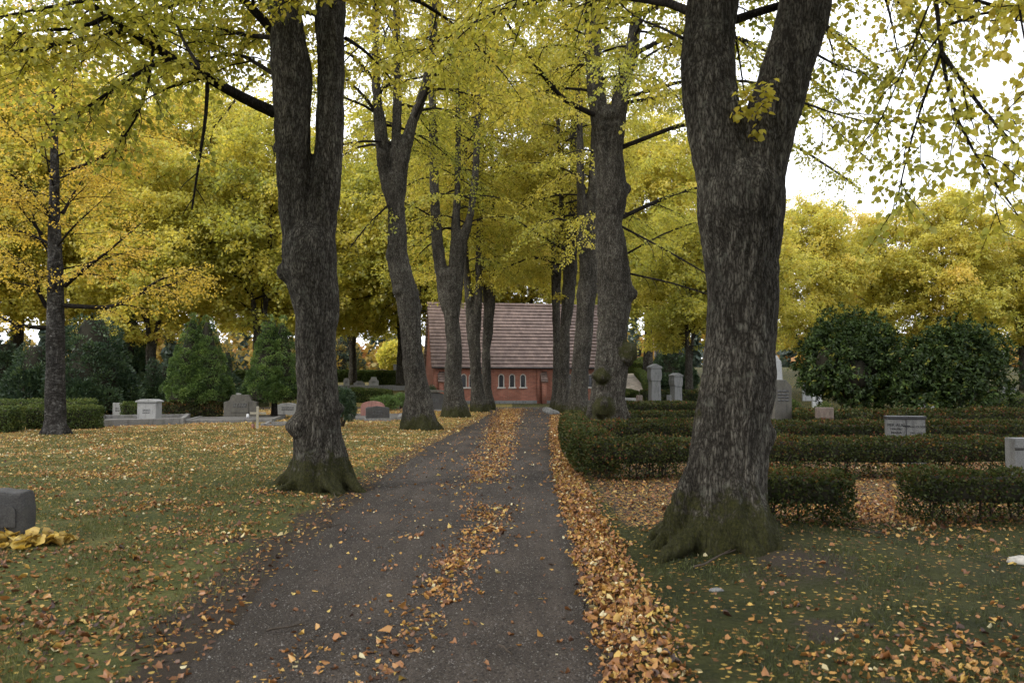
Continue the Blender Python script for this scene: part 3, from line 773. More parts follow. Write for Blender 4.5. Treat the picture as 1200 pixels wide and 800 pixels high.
alley_tree('second lime on the hedge side with mossy burls, root buried in the hedge', 23.6,
    [(713, 511, 52), (715, 470, 44), (717, 425, 42), (719, 380, 38), (721, 342, 46), (717, 300, 40), (715, 262, 35), (717, 225, 40), (713, 180, 37), (713, 145, 46)],
    [([(699, 112, 22), (694, 60, 18), (692, 20, 15), (690, -60, 10), (690, -140, 5)], .4),
     ([(727, 108, 20), (739, 70, 16), (746, 20, 14), (752, -60, 10), (760, -140, 5)], -.3)],
    14, burls=[(735, 413, 17, True, -.15), (707, 478, 16, True, -.5), (705, 441, 12, True, -.38), (735, 345, 14, False, 0), (732, 222, 9, False, 0), (712, 140, 18, False, 0)],
    hero=[([(708, 140, 23.6), (660, 118, 23), (628, 78, 22.4), (597, 32, 21.8), (575, -5, 21.4)], 7, 2.5, 11, 1.4, .2),
          ([(722, 258, 23.6), (760, 240, 24), (796, 225, 24.6), (840, 215, 25)], 6, 2.5, 9, 1.4, .15),
          ([(722, 262, 23.6), (775, 290, 23.2), (810, 310, 22.8), (830, 322, 22.6)], 3, 1.5, 8, 1.2, .15),
          ([(722, 304, 23.6), (775, 275, 24), (810, 262, 24.4)], 3, 1.4, 8, 1.2, .15),
          ([(726, 318, 23.6), (790, 332, 23.4), (830, 345, 23)], 3, 1.4, 7, 1.1, .15),
          ([(735, 120, 23.6), (770, 115, 23), (800, 105, 22.6)], 5, 2, 8, 1.3, .1),
          ([(738, 66, 23.5), (800, 35, 23), (870, 45, 22.4), (935, 80, 21.8), (985, 120, 21.4)], 6, 2, 16, 1.7, .15),
          ([(720, 176, 23.6), (800, 145, 23), (880, 150, 22.4), (940, 175, 22), (1000, 215, 21.6)], 6, 2, 15, 1.5, .2),
          ([(756, -40, 23.6), (860, -90, 23), (980, -60, 22), (1060, 0, 21.4), (1110, 70, 21)], 6, 2, 18, 1.7, .2),
          ([(722, 118, 23.5), (800, 95, 24), (880, 95, 24.6), (950, 125, 25.2), (1020, 190, 25.6)], 5, 2, 16, 1.6, .2),
          ([(746, 20, 23.6), (820, -20, 23), (900, -10, 22), (970, 30, 21.4), (1030, 80, 21)], 6, 2, 16, 1.7, .2)],
    voxel=.033, amp=.018, per_m=2.2, reach=4.6, z0=7.0, zmin=5.2, per_twig=10, size=.085, sprouts=[(716, 310, 9, 4)])

# --- further pairs
alley_tree('third lime on the lawn side, splitting into three upright stems', 35.0,
    [(534, 488, 42), (533, 470, 29), (532, 445, 22), (531, 400, 20), (529, 375, 20), (529, 350, 23), (527, 318, 26)],
    [([(513, 288, 15), (510, 250, 12), (508, 180, 11), (506, 80, 9), (505, -20, 4)], -.5),
     ([(533, 285, 12), (536, 220, 8), (537, 150, 7), (536, 80, 6), (537, 0, 3)], .5),
     ([(542, 285, 12), (552, 250, 9), (557, 210, 9), (559, 150, 8), (560, 80, 7), (562, -20, 3)], 0)],
    15, voxel=.05, amp=.02, per_m=1.9, reach=4.3, z0=6.6, zmin=5.2, per_twig=7, size=.10, roots=6, l2n=8, tsh=.08)
alley_tree('fourth lime on the lawn side, twin stems with a leafy waist', 41.0,
    [(562, 482, 26), (559, 460, 17), (557, 430, 14), (556, 400, 16), (555, 372, 17)],
    [([(549, 342, 10), (546, 310, 8), (545, 230, 7), (545, 130, 5), (545, 20, 3)], -.5),
     ([(561, 345, 10), (561, 310, 8), (562, 240, 7), (563, 150, 5), (564, 40, 3)], .5)],
    16, voxel=.05, amp=.02, per_m=2.0, reach=4.0, z0=5.8, zmin=4.9, per_twig=7, size=.11, roots=5, l2n=8, tsh=.1, sprouts=[(556, 402, 11, 30), (564, 425, 9, 22)])
alley_tree('last lime on the lawn side before the chapel, palest trunk', 43.8,
    [(573, 480, 20), (571, 455, 12), (570, 420, 11), (570, 390, 10), (573, 365, 9)],
    [([(577, 335, 8), (578, 250, 6), (576, 150, 4), (575, 40, 2)], 0),
     ([(568, 340, 6), (566, 280, 5), (566, 180, 4), (565, 80, 2)], .5)],
    17, voxel=.05, amp=.02, per_m=2.6, reach=3.7, z0=5.8, zmin=5.0, per_twig=8, size=.11, roots=5, l2n=8, tsh=.12, sprouts=[(572, 405, 8, 20)])
alley_tree('third lime on the hedge side, smooth bowed trunk', 35.5,
    [(677, 488, 36), (679, 465, 25), (680, 430, 22), (683, 390, 23), (686, 345, 23), (690, 305, 22)],
    [([(694, 262, 18), (697, 200, 14), (700, 120, 10), (702, 40, 6), (703, -30, 3)], 0),
     ([(682, 270, 12), (680, 200, 10), (679, 120, 7), (678, 20, 3)], -.5)],
    18, hero=[([(675, 300, 35.5), (640, 280, 35), (600, 255, 34.5)], 4, 1.5, 8, 1.5, .2)],
    voxel=.05, amp=.02, per_m=2.2, reach=4.3, z0=6.6, zmin=5.2, per_twig=7, size=.10, roots=6, l2n=8, tsh=.06)
alley_tree('fourth lime on the hedge side, straight trunk with leafy shoots', 39.5,
    [(659, 484, 24), (661, 455, 16), (661, 420, 14), (662, 385, 13), (664, 350, 14), (667, 315, 15)],
    [([(671, 270, 13), (672, 210, 10), (672, 120, 7), (672, 20, 3)], 0),
     ([(661, 280, 7), (657, 220, 6), (654, 140, 5), (652, 50, 2)], .5)],
    19, hero=[([(655, 310, 39.5), (625, 300, 39), (590, 315, 38.5)], 3, 1.4, 8, 1.5, .2)],
    voxel=.05, amp=.02, per_m=2.2, reach=4.0, z0=5.8, zmin=4.9, per_twig=7, size=.11, roots=5, l2n=8, tsh=.08, sprouts=[(655, 350, 8, 12)])
alley_tree('last lime on the hedge side, slim trunk nearest the chapel wall', 43.5,
    [(651, 480, 18), (652, 455, 12), (653, 420, 10), (652, 385, 10), (651, 350, 9)],
    [([(649, 320, 7), (648, 250, 6), (647, 150, 4), (647, 40, 2)], 0),
     ([(655, 325, 6), (658, 270, 5), (660, 180, 4), (661, 80, 2)], .5)],
    20, voxel=.05, amp=.02, per_m=2.6, reach=3.7, z0=5.8, zmin=5.0, per_twig=8, size=.11, roots=5, l2n=8, tsh=.12, sprouts=[(652, 395, 8, 22)])

# --- the golden tree alone on the lawn
def lawn_tree():
    rng = np.random.default_rng(31); Y = 23.0
    tp, tr = pix_line([(65, 510, 38), (65, 490, 29), (65, 440, 26), (65, 380, 25), (65, 320, 22), (64, 260, 17), (64, 200, 13), (63, 140, 8), (62, 60, 5), (62, 0, 2)], Y)
    tr = tr * .80
    base = np.array([tp[0][0], Y, g1(tp[0][0], Y)]); tp[0][2] = base[2] - .15
    e = empty('golden_lawn_tree', base, 0, 'golden tree alone on the open lawn with spreading upswept branches', 'tree')
    tubes = [(tp, tr)]
    for k in range(6):
        az = k * 1.05 + .3; o = np.array([math.cos(az), math.sin(az), 0]); r = tr[1]
        tubes.append((np.array([base + o * r * .5 + [0, 0, .4], base + o * r * 1.1 + [0, 0, .1], base + o * r * 1.7 + [0, 0, -.15]]), np.array([.3, .3, .14]) * r))
    wood_mesh('trunk', tubes, [], base, .03, .010, M['bark_birch'], e, rng)
    cr = Crown(rng, 3.0)
    H = [([(76, 358, 23), (130, 361, 22.7), (160, 346, 22.4), (188, 326, 22), (236, 312, 21.5)], 9),
         ([(76, 335, 23), (95, 318, 22.5), (125, 296, 22), (165, 262, 21.5)], 8),
         ([(160, 346, 22.4), (200, 332, 22.6), (240, 325, 22.8)], 4),
         ([(74, 250, 23), (84, 230, 23.3), (100, 205, 23.8)], 6),
         ([(74, 201, 23), (110, 190, 22.6), (135, 172, 22.2), (150, 150, 22)], 6),
         ([(135, 172, 22.2), (150, 145, 22), (175, 100, 21.7)], 3.5),
         ([(100, 190, 22.6), (150, 178, 22.9), (170, 160, 23.2)], 4),
         ([(55, 360, 23), (38, 330, 22.6), (18, 300, 22.2), (-10, 290, 22)], 8),
         ([(57, 384, 23), (30, 384, 22.7), (0, 372, 22.3), (-40, 360, 22)], 9),
         ([(57, 285, 23), (30, 272, 23.3), (0, 265, 23.7)], 6),
         ([(57, 250, 23), (35, 222, 22.6), (10, 200, 22.2), (-20, 190, 22)], 6),
         ([(50, 275, 23), (20, 240, 22.5), (0, 210, 22)], 5)]
    for hp, w in H:
        P_, _ = resample(np.array([at(*q) for q in hp]), np.ones(len(hp)), .25)
        cr.branch(P_, w * .36 * Y / F, .010, 10, 1.5, .45, .15, .15)
    cr.limb(tp[3:], tr[3:], 1.9, lambda z: 3.7 * (1.05 - .055 * z), 4.0, 8, .42, .18, 0, (.2, .9), -.1)
    cr.finish(e, base, M['amber_leaf'], 7, .07, False, M['bark_plain'], 0, .9)
lawn_tree()

# --- trees of the wider churchyard: three moulds, copied
def mould_tree(seed, H, reach, z0, leafmat, size, per_twig, forks, label, cat='tree', name='golden_lime', mat='bark', dense=1.0):
    rng = np.random.default_rng(seed)
    e = empty(name, (0, 0, 0), 0, label, cat, 'golden trees beyond the graves')
    base = np.zeros(3)
    tp = np.array([(0, 0, -.3), (0, 0, .3), (.05, .02, 1.2), (.02, .05, 2.2), (0, .03, z0 - .4)]); tr = np.array([.42, .34, .27, .25, .26])
    tubes = [(tp, tr)]; limbs = []
    for k in range(forks):
        a = k / forks * 6.283 + rng.uniform(-.4, .4); o = np.array([math.cos(a), math.sin(a), 0])
        s = rng.uniform(.5, .9)
        lp = np.array([tp[-1] + o * .1, tp[-1] + o * .35 * s + [0, 0, 1.0], tp[-1] + o * .8 * s + [0, 0, H * .3], tp[-1] + o * 1.2 * s + [0, 0, H * .52], tp[-1] + o * 1.4 * s + [0, 0, (H - z0) * rng.uniform(.85, 1)]])
        limbs.append((lp, np.array([.16, .13, .10, .06, .02])))
        tubes.append((np.vstack([tp[-2], lp]), np.concatenate([[.16], limbs[-1][1]])))
    wood_mesh('trunk', tubes, [], base, .06, .015, M[mat], e, rng, .5)
    cr = Crown(rng, 3.3, vr=.75)
    def lf(z):
        t = (z - z0) / (H - z0)
        return reach * math.sin(min(.97, max(.0, .28 + .72 * t)) * math.pi) ** .75
    for k, (lp, lr) in enumerate(limbs):
        cr.limb(lp, lr, 2.0 * dense, lf, z0, 8, .6, .24, k * 1.9, (-.1, 1.15), rng.uniform(.3, 1.0), 1.7)
    cr.finish(e, base, leafmat, per_twig * 1.6, size, False, M['bark_plain'], 0, .9)
    COUNT['mould %d' % seed] = cr.count
    return e

moulds = [mould_tree(41, 14, 4.4, 3.4, M['gold_leaf'], .15, 7, 3, 'x'), mould_tree(42, 15, 4.8, 3.8, M['gold_leaf'], .15, 7, 4, 'x', dense=.85), mould_tree(43, 13, 4.0, 3.0, M['lime_leaf'], .14, 7, 3, 'x', name='yellow_lime')]
BG = [  # px, depth, mould, scale, turn, label
    (176, 47, 0, 1.18, .3, 'golden lime with a forked dark trunk rising behind the big cone conifer'),
    (306, 49, 2, 1.42, 1.2, 'yellow-green lime standing directly behind the second cone conifer'),
    (238, 66, 1, 1.75, 2.0, 'golden lime far behind the gap between the two cone conifers'),
    (105, 58, 0, 1.75, 3.1, 'golden lime behind the dark evergreen thicket'),
    (18, 52, 1, 1.6, 4.0, 'golden lime at the far lawn edge behind the box hedges'),
    (-70, 46, 0, 1.3, 5.0, 'golden lime whose crown only just reaches the lawn edge'),
    (413, 82, 2, 1.5, .7, 'yellow lime with pale bare trunk rising from the far green hedge'),
    (362, 70, 1, 1.5, 2.6, 'golden lime hidden behind the twin-stemmed lime on the lawn'),
    (470, 78, 2, 1.6, 3.6, 'yellow lime far back beside the chapel gable'),
    (485, 66, 2, 2.0, 3.0, 'yellow lime between the twin-stemmed lime and the slender one, out on the graves'),
    (150, 84, 1, 1.7, 1.5, 'golden lime in the furthest row behind the small dark conifer'),
    (300, 92, 0, 1.8, .2, 'golden lime furthest back above the grave plots'),
    (548, 80, 2, 1.7, 2.2, 'yellow lime rising behind the chapel roof near its gable'),
    (618, 79, 1, 1.6, 5.2, 'golden lime rising behind the middle of the chapel roof'),
    (690, 82, 2, 1.7, 4.4, 'yellow lime rising behind the hedge-side end of the chapel roof'),
    (808, 50, 2, .98, 1.9, 'yellow lime with pale trunk near the stone pillars'),
    (872, 54, 0, 1.00, 3.3, 'golden lime just behind the thickest trunk and the pale obelisk'),
    (955, 60, 1, .98, .9, 'golden lime behind the dome-shaped rhododendron'),
    (1035, 64, 0, 1.08, 2.9, 'golden lime behind the gap between the two rhododendrons'),
    (1118, 60, 1, 1.03, 4.7, 'tall golden lime behind the open-stemmed rhododendron'),
    (1200, 63, 0, 1.08, 1.0, 'golden lime at the picture edge beyond the rhododendrons'),
    (1290, 58, 1, 1.00, 2.0, 'golden lime whose outer crown reaches in beyond the hedges'),
    (760, 86, 1, 1.9, 3.9, 'golden lime at the top of the sandy hill path'),
    (840, 92, 0, 1.75, 5.5, 'golden lime far up the slope behind the stone pillars'),
    (1000, 98, 1, 1.1, .5, 'golden lime in the back row seen over the dome-shaped rhododendron'),
    (1160, 96, 0, 1.1, 4.2, 'golden lime in the back row beyond the last hedge'),
]
used = set()
for px, Yb, mi, sc, rz, lab in BG:
    o = moulds[mi] if mi not in used else copy_tree(moulds[mi])
    used.add(mi)
    x = xat(px, Yb)
    o.location = (x, Yb, g1(x, Yb)); o.rotation_euler = (0, 0, rz); o.scale = (sc, sc, sc); o['label'] = lab

# ------------------------------------------------------------------ evergreen cones, shrubs
def cone_conifer(name, label, px, Yb, w, h, seed, n, mat, tops=1, z0=.35, size=.12, profile=.75, group=None, trunk=True, cat='conifer', clump=.35):
    rng = np.random.default_rng(seed)
    x = xat(px, Yb); base = np.array([x, Yb, g1(x, Yb)])
    e = empty(name, base, 0, label, cat, group)
    if trunk:
        mb = MB(); tube(mb, [(0, 0, -.1), (0, 0, .5), (0, 0, h * .5), (0, 0, h * .95)], [.13 * w / 2, .10 * w / 2, .07 * w / 2, .01], 8)
        t = mb.build('trunk', M['bark_plain'], e, smooth=True)
        a = t.data.attributes.new('groove', 'FLOAT', 'POINT'); a.data.foreach_set('value', np.full(len(t.data.vertices), .5, np.float32))
    mb = MB()
    for tpi in range(tops):
        off = np.array([0, 0, 0]) if tops == 1 else np.array([(-.10, .11)[tpi] * w, (.0, .1)[tpi], 0])
        ww = w * (1 if tops == 1 else .84); hh = h * (1 if tpi == 0 else .985)
        nc = int(230 * (.35 / clump) ** .5)
        # clump centres over the cone's surface
        t = 1 - rng.uniform(0.0, 1, nc) ** .6 * .985
        az = rng.uniform(0, 6.283, nc)
        rad = ww / 2 * (1 - t) ** profile * np.minimum(1, .72 + t * 2.2) * rng.uniform(.80, 1.0, nc)
        C_ = np.stack([np.cos(az) * rad, np.sin(az) * rad, z0 + (hh - z0) * t], -1) + off
        cs = (clump * (1 - .55 * t)) * rng.uniform(.75, 1.3, nc)
        m_ = n // tops
        k = rng.choice(nc, m_, p=(cs ** 2) / np.sum(cs ** 2))
        d = unit(rng.normal(0, 1, (m_, 3)) + np.stack([np.cos(az[k]), np.sin(az[k]), np.full(m_, .35)], -1) * .8)
        pos = C_[k] + d * (cs[k] * rng.uniform(.55, 1.0, m_) ** .5)[:, None] * np.array([1, 1, .8])
        pos[:, 2] = np.maximum(pos[:, 2], z0 * .5)
        ax = unit(d + np.array([0, 0, .45]) + rng.normal(0, .35, (m_, 3)))
        nr = rng.normal(0, 1, (m_, 3))
        ti = np.clip(.35 + .25 * rng.normal(0, 1, nc), 0, 1)[k] + rng.normal(0, .15, m_)
        leaves(mb, rng, pos, ax, nr, size * rng.uniform(.6, 1.3, m_), ti, NEEDLE * [1.5, 1, 1], LEAF4F)
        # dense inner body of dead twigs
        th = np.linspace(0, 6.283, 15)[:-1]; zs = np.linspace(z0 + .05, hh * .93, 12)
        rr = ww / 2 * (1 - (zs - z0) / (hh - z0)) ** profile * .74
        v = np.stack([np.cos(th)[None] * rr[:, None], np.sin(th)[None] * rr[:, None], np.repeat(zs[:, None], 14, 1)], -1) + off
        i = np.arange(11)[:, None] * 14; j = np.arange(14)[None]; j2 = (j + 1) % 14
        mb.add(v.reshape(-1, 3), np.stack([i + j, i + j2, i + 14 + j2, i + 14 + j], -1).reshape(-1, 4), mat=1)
    mb.build('foliage', [mat, M['hedge_core']], e)
    return e

cone_conifer('cone_conifer', 'large twin-topped bright green cone conifer behind the plinth headstone', 232, 33, 2.75, 4.35, 51, 60000, M['conifer_leaf'], tops=2, z0=.75, clump=.22, size=.08, profile=.92)
cone_conifer('cone_conifer', 'single-topped green cone conifer half hidden by the twin-stemmed lime', 322, 33, 2.5, 4.3, 52, 56000, M['conifer_leaf'], tops=2, z0=.75, clump=.22, size=.08, profile=.92)
cone_conifer('cone_conifer', 'small slim conifer squeezed between the two large cones', 266, 44, 1.3, 3.4, 53, 9000, M['yew_leaf'], z0=.1, profile=.5)
cone_conifer('cone_conifer', 'small dark cone conifer at the edge of the evergreen thicket', 150, 38, 1.15, 2.1, 54, 9000, M['yew_leaf'], z0=.1, profile=.55)
cone_conifer('cone_conifer', 'narrow columnar conifer behind the plinth headstone', 180, 40, .65, 2.75, 55, 9000, M['yew_leaf'], z0=.1, profile=.28, clump=.22)
cone_conifer('cone_conifer', 'narrow columnar conifer touching the flank of the twin-topped cone', 193, 41, .6, 2.5, 56, 8000, M['yew_leaf'], z0=.1, profile=.3, clump=.22)
cone_conifer('evergreen_tree', 'broad dark evergreen behind the lawn tree trunk', 108, 36, 3.3, 4.6, 57, 26000, M['yew_leaf'], z0=.2, profile=.42, size=.16, clump=.55, cat='tree')
cone_conifer('evergreen_tree', 'blue-green evergreen on the far flank of the lawn tree', 42, 38, 2.4, 3.4, 58, 16000, M['yew_leaf'], z0=.1, profile=.4, size=.16, clump=.5, cat='tree')
cone_conifer('evergreen_tree', 'tall blue-black spruce towering over the evergreen thicket', 140, 52, 4.2, 6.6, 59, 18000, M['yew_leaf'], z0=.3, profile=.8, size=.25, clump=.6, cat='tree')
cone_conifer('evergreen_tree', 'dark evergreen at the far end of the box hedges', 4, 46, 2.6, 4.0, 60, 14000, M['yew_leaf'], z0=.1, profile=.5, size=.18, clump=.5, cat='tree')
cone_conifer('evergreen_tree', 'dark round-headed evergreen beside the far yellow lime and pillars', 790, 62, 3.2, 3.6, 61, 14000, M['yew_leaf'], z0=.3, profile=.38, size=.2, clump=.55, cat='tree')
cone_conifer('evergreen_tree', 'far blue-green pine beyond the far hedge', 402, 150, 7, 9, 62, 5000, M['far_leaf'], z0=1, profile=.6, size=.7, clump=1.2, cat='tree')

def blob_shrub(name, label, px, Yb, w, h, dpt, seed, n, mat, size=.13, stems=9, z0=.3, T=LONG4, whorl=True, openness=0.0, cat='shrub', core=True, group=None, lobes=9):
    rng = np.random.default_rng(seed)
    x = xat(px, Yb); base = np.array([x, Yb, g1(x, Yb)])
    e = empty(name, base, 0, label, cat, group)
    mbs = MB()
    lob = []
    for k in range(lobes):
        a = k * 2.399; q = math.sqrt((k + .5) / lobes)
        c = np.array([math.cos(a) * q * w * .30, math.sin(a) * q * dpt * .30, h * (.66 - .25 * q * q) * rng.uniform(.85, 1.1)])
        r = np.array([w * .24, dpt * .26, h * .28]) * rng.uniform(.7, 1.2)
        lob.append((c, r))
    for k in range(stems):
        c, r = lob[k % lobes]
        st = np.array([rng.normal(0, .006), rng.normal(0, .006), -.05])
        mid_ = st * .5 + c * .5 + rng.normal(0, .08 * w / 2, 3)
        P_, _ = resample(np.array([st, mid_, c]), np.ones(3), .3)
        tube(mbs, P_, np.linspace(.030, .010, len(P_)) * (w / 3.3) ** .5, 5)
    t = mbs.build('branches', M['twig_wood'], e, smooth=True)
    mb = MB()
    per = n // lobes
    for c, r in lob:
        d = unit(rng.normal(0, 1, (per, 3)))
        lump = 1 + .42 * perlin(d * 1.9 + c) + .25 * perlin(d * 4.5 + c)
        rr = rng.uniform(.2 if openness else .55, 1.0, per) ** .45
        pos = c + d * r * (lump * rr)[:, None]
        pos[:, 2] += rng.normal(0, .03, per)
        if whorl:
            # rosettes: leaves radiate from shared shoot tips
            k_ = max(1, per // 7); tips = pos[:k_]; td = d[:k_]
            idx = rng.integers(0, k_, per)
            ax = unit(unit(rng.normal(0, 1, (per, 3))) + td[idx] * .6 + [0, 0, -.1])
            pos = tips[idx] + rng.normal(0, .012, (per, 3)); nr = unit(td[idx] + [0, 0, .8]) + rng.normal(0, .3, (per, 3))
            ti = (rng.normal(.45, .2, k_))[idx] + rng.normal(0, .12, per)
        else:
            ax = unit(d + rng.normal(0, .7, (per, 3))); nr = rng.normal(0, 1, (per, 3)) + d
            ti = rng.normal(.45, .2, per)
        ok = pos[:, 2] > z0 * rng.uniform(.3, 1, per)
        leaves(mb, rng, pos[ok], ax[ok], nr[ok], size * rng.uniform(.6, 1.25, ok.sum()), ti[ok], T, LEAF4F)
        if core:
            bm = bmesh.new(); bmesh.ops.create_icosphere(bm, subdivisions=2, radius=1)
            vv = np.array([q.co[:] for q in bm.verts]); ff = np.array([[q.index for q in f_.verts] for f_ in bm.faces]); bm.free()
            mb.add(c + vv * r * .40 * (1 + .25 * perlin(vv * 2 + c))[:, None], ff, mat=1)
    mb.build('foliage', [mat, M['hedge_core']], e)
    return e

blob_shrub('rhododendron', 'dome-shaped dark green rhododendron, larger and denser of the two', 995, 24, 3.5, 4.1, 3.2, 71, 46000, M['rhodo_leaf'], size=.135, lobes=17, z0=.5)
blob_shrub('rhododendron', 'open dark green rhododendron with bare stems showing underneath', 1117, 22, 3.9, 3.65, 3.0, 72, 30000, M['rhodo_leaf'], size=.135, openness=1, stems=18, z0=1.0, core=False, lobes=18)
blob_shrub('juniper_bush', 'dark spreading juniper peeping out beside the twin-stemmed lime', 402, 27, 1.1, 1.5, 1.0, 73, 9000, M['yew_leaf'], size=.10, whorl=False, T=NEEDLE, lobes=6, z0=.1)
blob_shrub('juniper_bush', 'low green juniper between the red granite stone and second lime', 452, 43, 1.6, .85, 1.2, 74, 7000, M['conifer_leaf'], size=.10, whorl=False, T=NEEDLE, lobes=6, z0=.05)
blob_shrub('juniper_bush', 'smaller low juniper touching the second lime trunk', 470, 46, 1.3, .95, 1.2, 75, 6000, M['conifer_leaf'], size=.10, whorl=False, T=NEEDLE, lobes=6, z0=.05)
blob_shrub('juniper_bush', 'small dark bush at the foot of the chapel gable', 505, 52, .9, 1.3, .9, 76, 4000, M['yew_leaf'], size=.12, whorl=False, T=NEEDLE, lobes=5, z0=.05)
for k, (px, Yb, w, h, lab) in enumerate([(937, 28, .85, .62, 'clipped round box bush beside the tall dark headstone'), (926, 36, .85, .85, 'further clipped box bush just above the nearest round one'),
                                          (964, 29, .9, .75, 'clipped box bush tucked under the dome-shaped rhododendron'), (949, 21, .5, .5, 'reddish small bush beside the brown stone block'),
                                          (1090, 40, 1.6, .9, 'pale green clipped bush glimpsed under the open rhododendron'), (283, 50, 1.3, 1.3, 'round green bush seen between the two cone conifers')]):
    blob_shrub('box_bush', lab, px, Yb, w, h, w, 80 + k, 5000, M['box_leaf'] if k != 3 else M['hedge_leaf'], size=.045 if Yb < 40 else .08, whorl=False, T=LEAF4, lobes=6, z0=.02, stems=4, group='clipped box bushes')
blob_shrub('yellow_tree', 'low bright yellow tree beyond the far hedge', 462, 118, 6.5, 6.2, 6, 90, 14000, M['gold_leaf'], size=.35, whorl=False, T=LEAF4, lobes=9, z0=.6, cat='tree')
blob_shrub('orange_bush', 'orange bush at the head of the sandy hill path', 738, 108, 3.0, 2.4, 2.5, 91, 4000, M['litter'], size=.22, whorl=False, T=LEAF4, lobes=6, z0=.1)
blob_shrub('box_bush', 'dome of green box behind the far hedge on the slope', 756, 104, 3.6, 2.2, 2.5, 92, 4000, M['box_leaf'], size=.2, whorl=False, T=LEAF4, lobes=6, z0=.1, group='clipped box bushes')

# ------------------------------------------------------------------ hedges
def hedge(label, pts, w, h, seed, dens, mat, size=.03, open_low=0.0, cat='hedge', core=True, group='clipped low hedges', tshift=0.0, stems=True):
    """clipped hedge along a ground polyline"""
    rng = np.random.default_rng(seed)
    pts = np.array(pts, float)
    cum = np.concatenate([[0], np.cumsum(np.linalg.norm(np.diff(pts, axis=0), axis=1))]); tot = cum[-1]
    c0 = pts.mean(0); base = np.array([c0[0], c0[1], g1(*c0)])
    e = empty('hedge', base, 0, label, cat, group)
    def frame(s):
        q = np.stack([np.interp(s, cum, pts[:, k]) for k in range(2)], -1)
        q2 = np.stack([np.interp(np.clip(s + .15, 0, tot), cum, pts[:, k]) for k in range(2)], -1); q1 = np.stack([np.interp(np.clip(s - .15, 0, tot), cum, pts[:, k]) for k in range(2)], -1)
        d = unit(q2 - q1)
        return q, d, np.stack([d[:, 1], -d[:, 0]], -1)
    area = tot * (2 * h + w) + 2 * w * h
    n = int(area * dens)
    s = rng.uniform(-.04, tot + .04, n)
    q, d, nn = frame(np.clip(s, 0, tot))
    # cross-section perimeter parameter: side, top, side
    per = 2 * h + w; u = rng.uniform(0, per, n)
    cu = np.where(u < h, -w / 2, np.where(u < h + w, u - h - w / 2, w / 2)); cz = np.where(u < h, u, np.where(u < h + w, h, per - u))
    rn = .35
    on = np.stack([np.where(u < h, -1, np.where(u < h + w, 0, 1)), np.where((u >= h) & (u < h + w), 1, 0)], -1).astype(float)
    # rounded shoulders
    sh = np.clip((np.abs(cu) - w * .32) / (w * .18), 0, 1) * np.clip((cz - h * .8) / (h * .2), 0, 1)
    cz = cz - sh * h * .09; cu = cu * (1 - sh * .10)
    lump = .085 * perlin(np.stack([s * 2.2, cz * 4, cu * 4 + seed], -1)) + .06 * perlin(np.stack([s * 7, cz * 9, cu * 9 + seed], -1))
    inw = rng.exponential(.04, n) - .03
    off = lump - inw
    # ends
    ends = rng.uniform(0, 1, n) < (2 * w * h) / area
    es = rng.choice([0.0, tot], n); cu = np.where(ends, rng.uniform(-w / 2, w / 2, n), cu); cz = np.where(ends, rng.uniform(.03, h, n), cz)
    s = np.where(ends, es, s)
    q, d, nn = frame(np.clip(s, 0, tot))
    along = np.where(ends, np.where(es > 0, 1, -1) * (off + .03), s - np.clip(s, 0, tot))
    cu = cu + np.where(ends, 0, on[:, 0] * off); cz = cz + np.where(ends, 0, on[:, 1] * off)
    if open_low > 0:
        gap = perlin(np.stack([s * 2.6, cz * 3.0, np.full(n, seed * 1.7)], -1))
        keep = (cz > h * .5) | (rng.uniform(0, 1, n) > open_low * (1 - cz / (h * .5)) + open_low * .9 * (gap > .08))
    else:
        keep = np.ones(n, bool)
    xy = q + d * along[:, None] + nn * cu[:, None]
    pos = np.stack([xy[:, 0], xy[:, 1], gz(xy[:, 0], xy[:, 1]) + np.maximum(cz, .01)], -1)
    o3 = np.stack([nn[:, 0] * on[:, 0], nn[:, 1] * on[:, 0], on[:, 1]], -1)
    o3 = np.where(ends[:, None], np.stack([d[:, 0], d[:, 1], d[:, 0] * 0], -1) * np.where(es > 0, 1, -1)[:, None], o3)
    ax = unit(o3 * .5 + rng.normal(0, .6, (n, 3)) + [0, 0, .35]); nr = o3 + rng.normal(0, .7, (n, 3))
    ti = .37 + .45 * perlin(np.stack([s * 1.6, cz * 3, cu * 3 + seed], -1)) + rng.normal(0, .2, n) + tshift + .12 * (cz > h * .85)
    mb = MB()
    leaves(mb, rng, pos[keep], ax[keep], nr[keep], size * rng.uniform(.6, 1.4, keep.sum()), ti[keep], LEAF4, LEAF4F)
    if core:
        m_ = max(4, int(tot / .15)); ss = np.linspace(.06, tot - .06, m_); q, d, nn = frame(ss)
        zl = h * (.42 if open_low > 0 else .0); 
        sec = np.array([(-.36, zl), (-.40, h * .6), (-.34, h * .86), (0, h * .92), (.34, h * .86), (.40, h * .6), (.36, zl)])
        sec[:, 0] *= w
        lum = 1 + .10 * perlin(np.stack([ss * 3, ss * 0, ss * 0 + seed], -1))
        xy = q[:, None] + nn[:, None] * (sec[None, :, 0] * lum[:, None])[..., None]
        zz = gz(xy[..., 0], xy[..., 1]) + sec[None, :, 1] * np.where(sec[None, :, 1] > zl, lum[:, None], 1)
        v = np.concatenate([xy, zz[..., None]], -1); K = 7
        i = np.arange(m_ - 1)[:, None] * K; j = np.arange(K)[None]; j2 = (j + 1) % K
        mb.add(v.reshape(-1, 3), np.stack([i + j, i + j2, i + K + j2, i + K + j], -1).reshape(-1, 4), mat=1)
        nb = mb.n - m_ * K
        mb.f.setdefault(K, []).append((np.array([np.arange(K)[::-1] + nb, (m_ - 1) * K + np.arange(K) + nb]), 1))
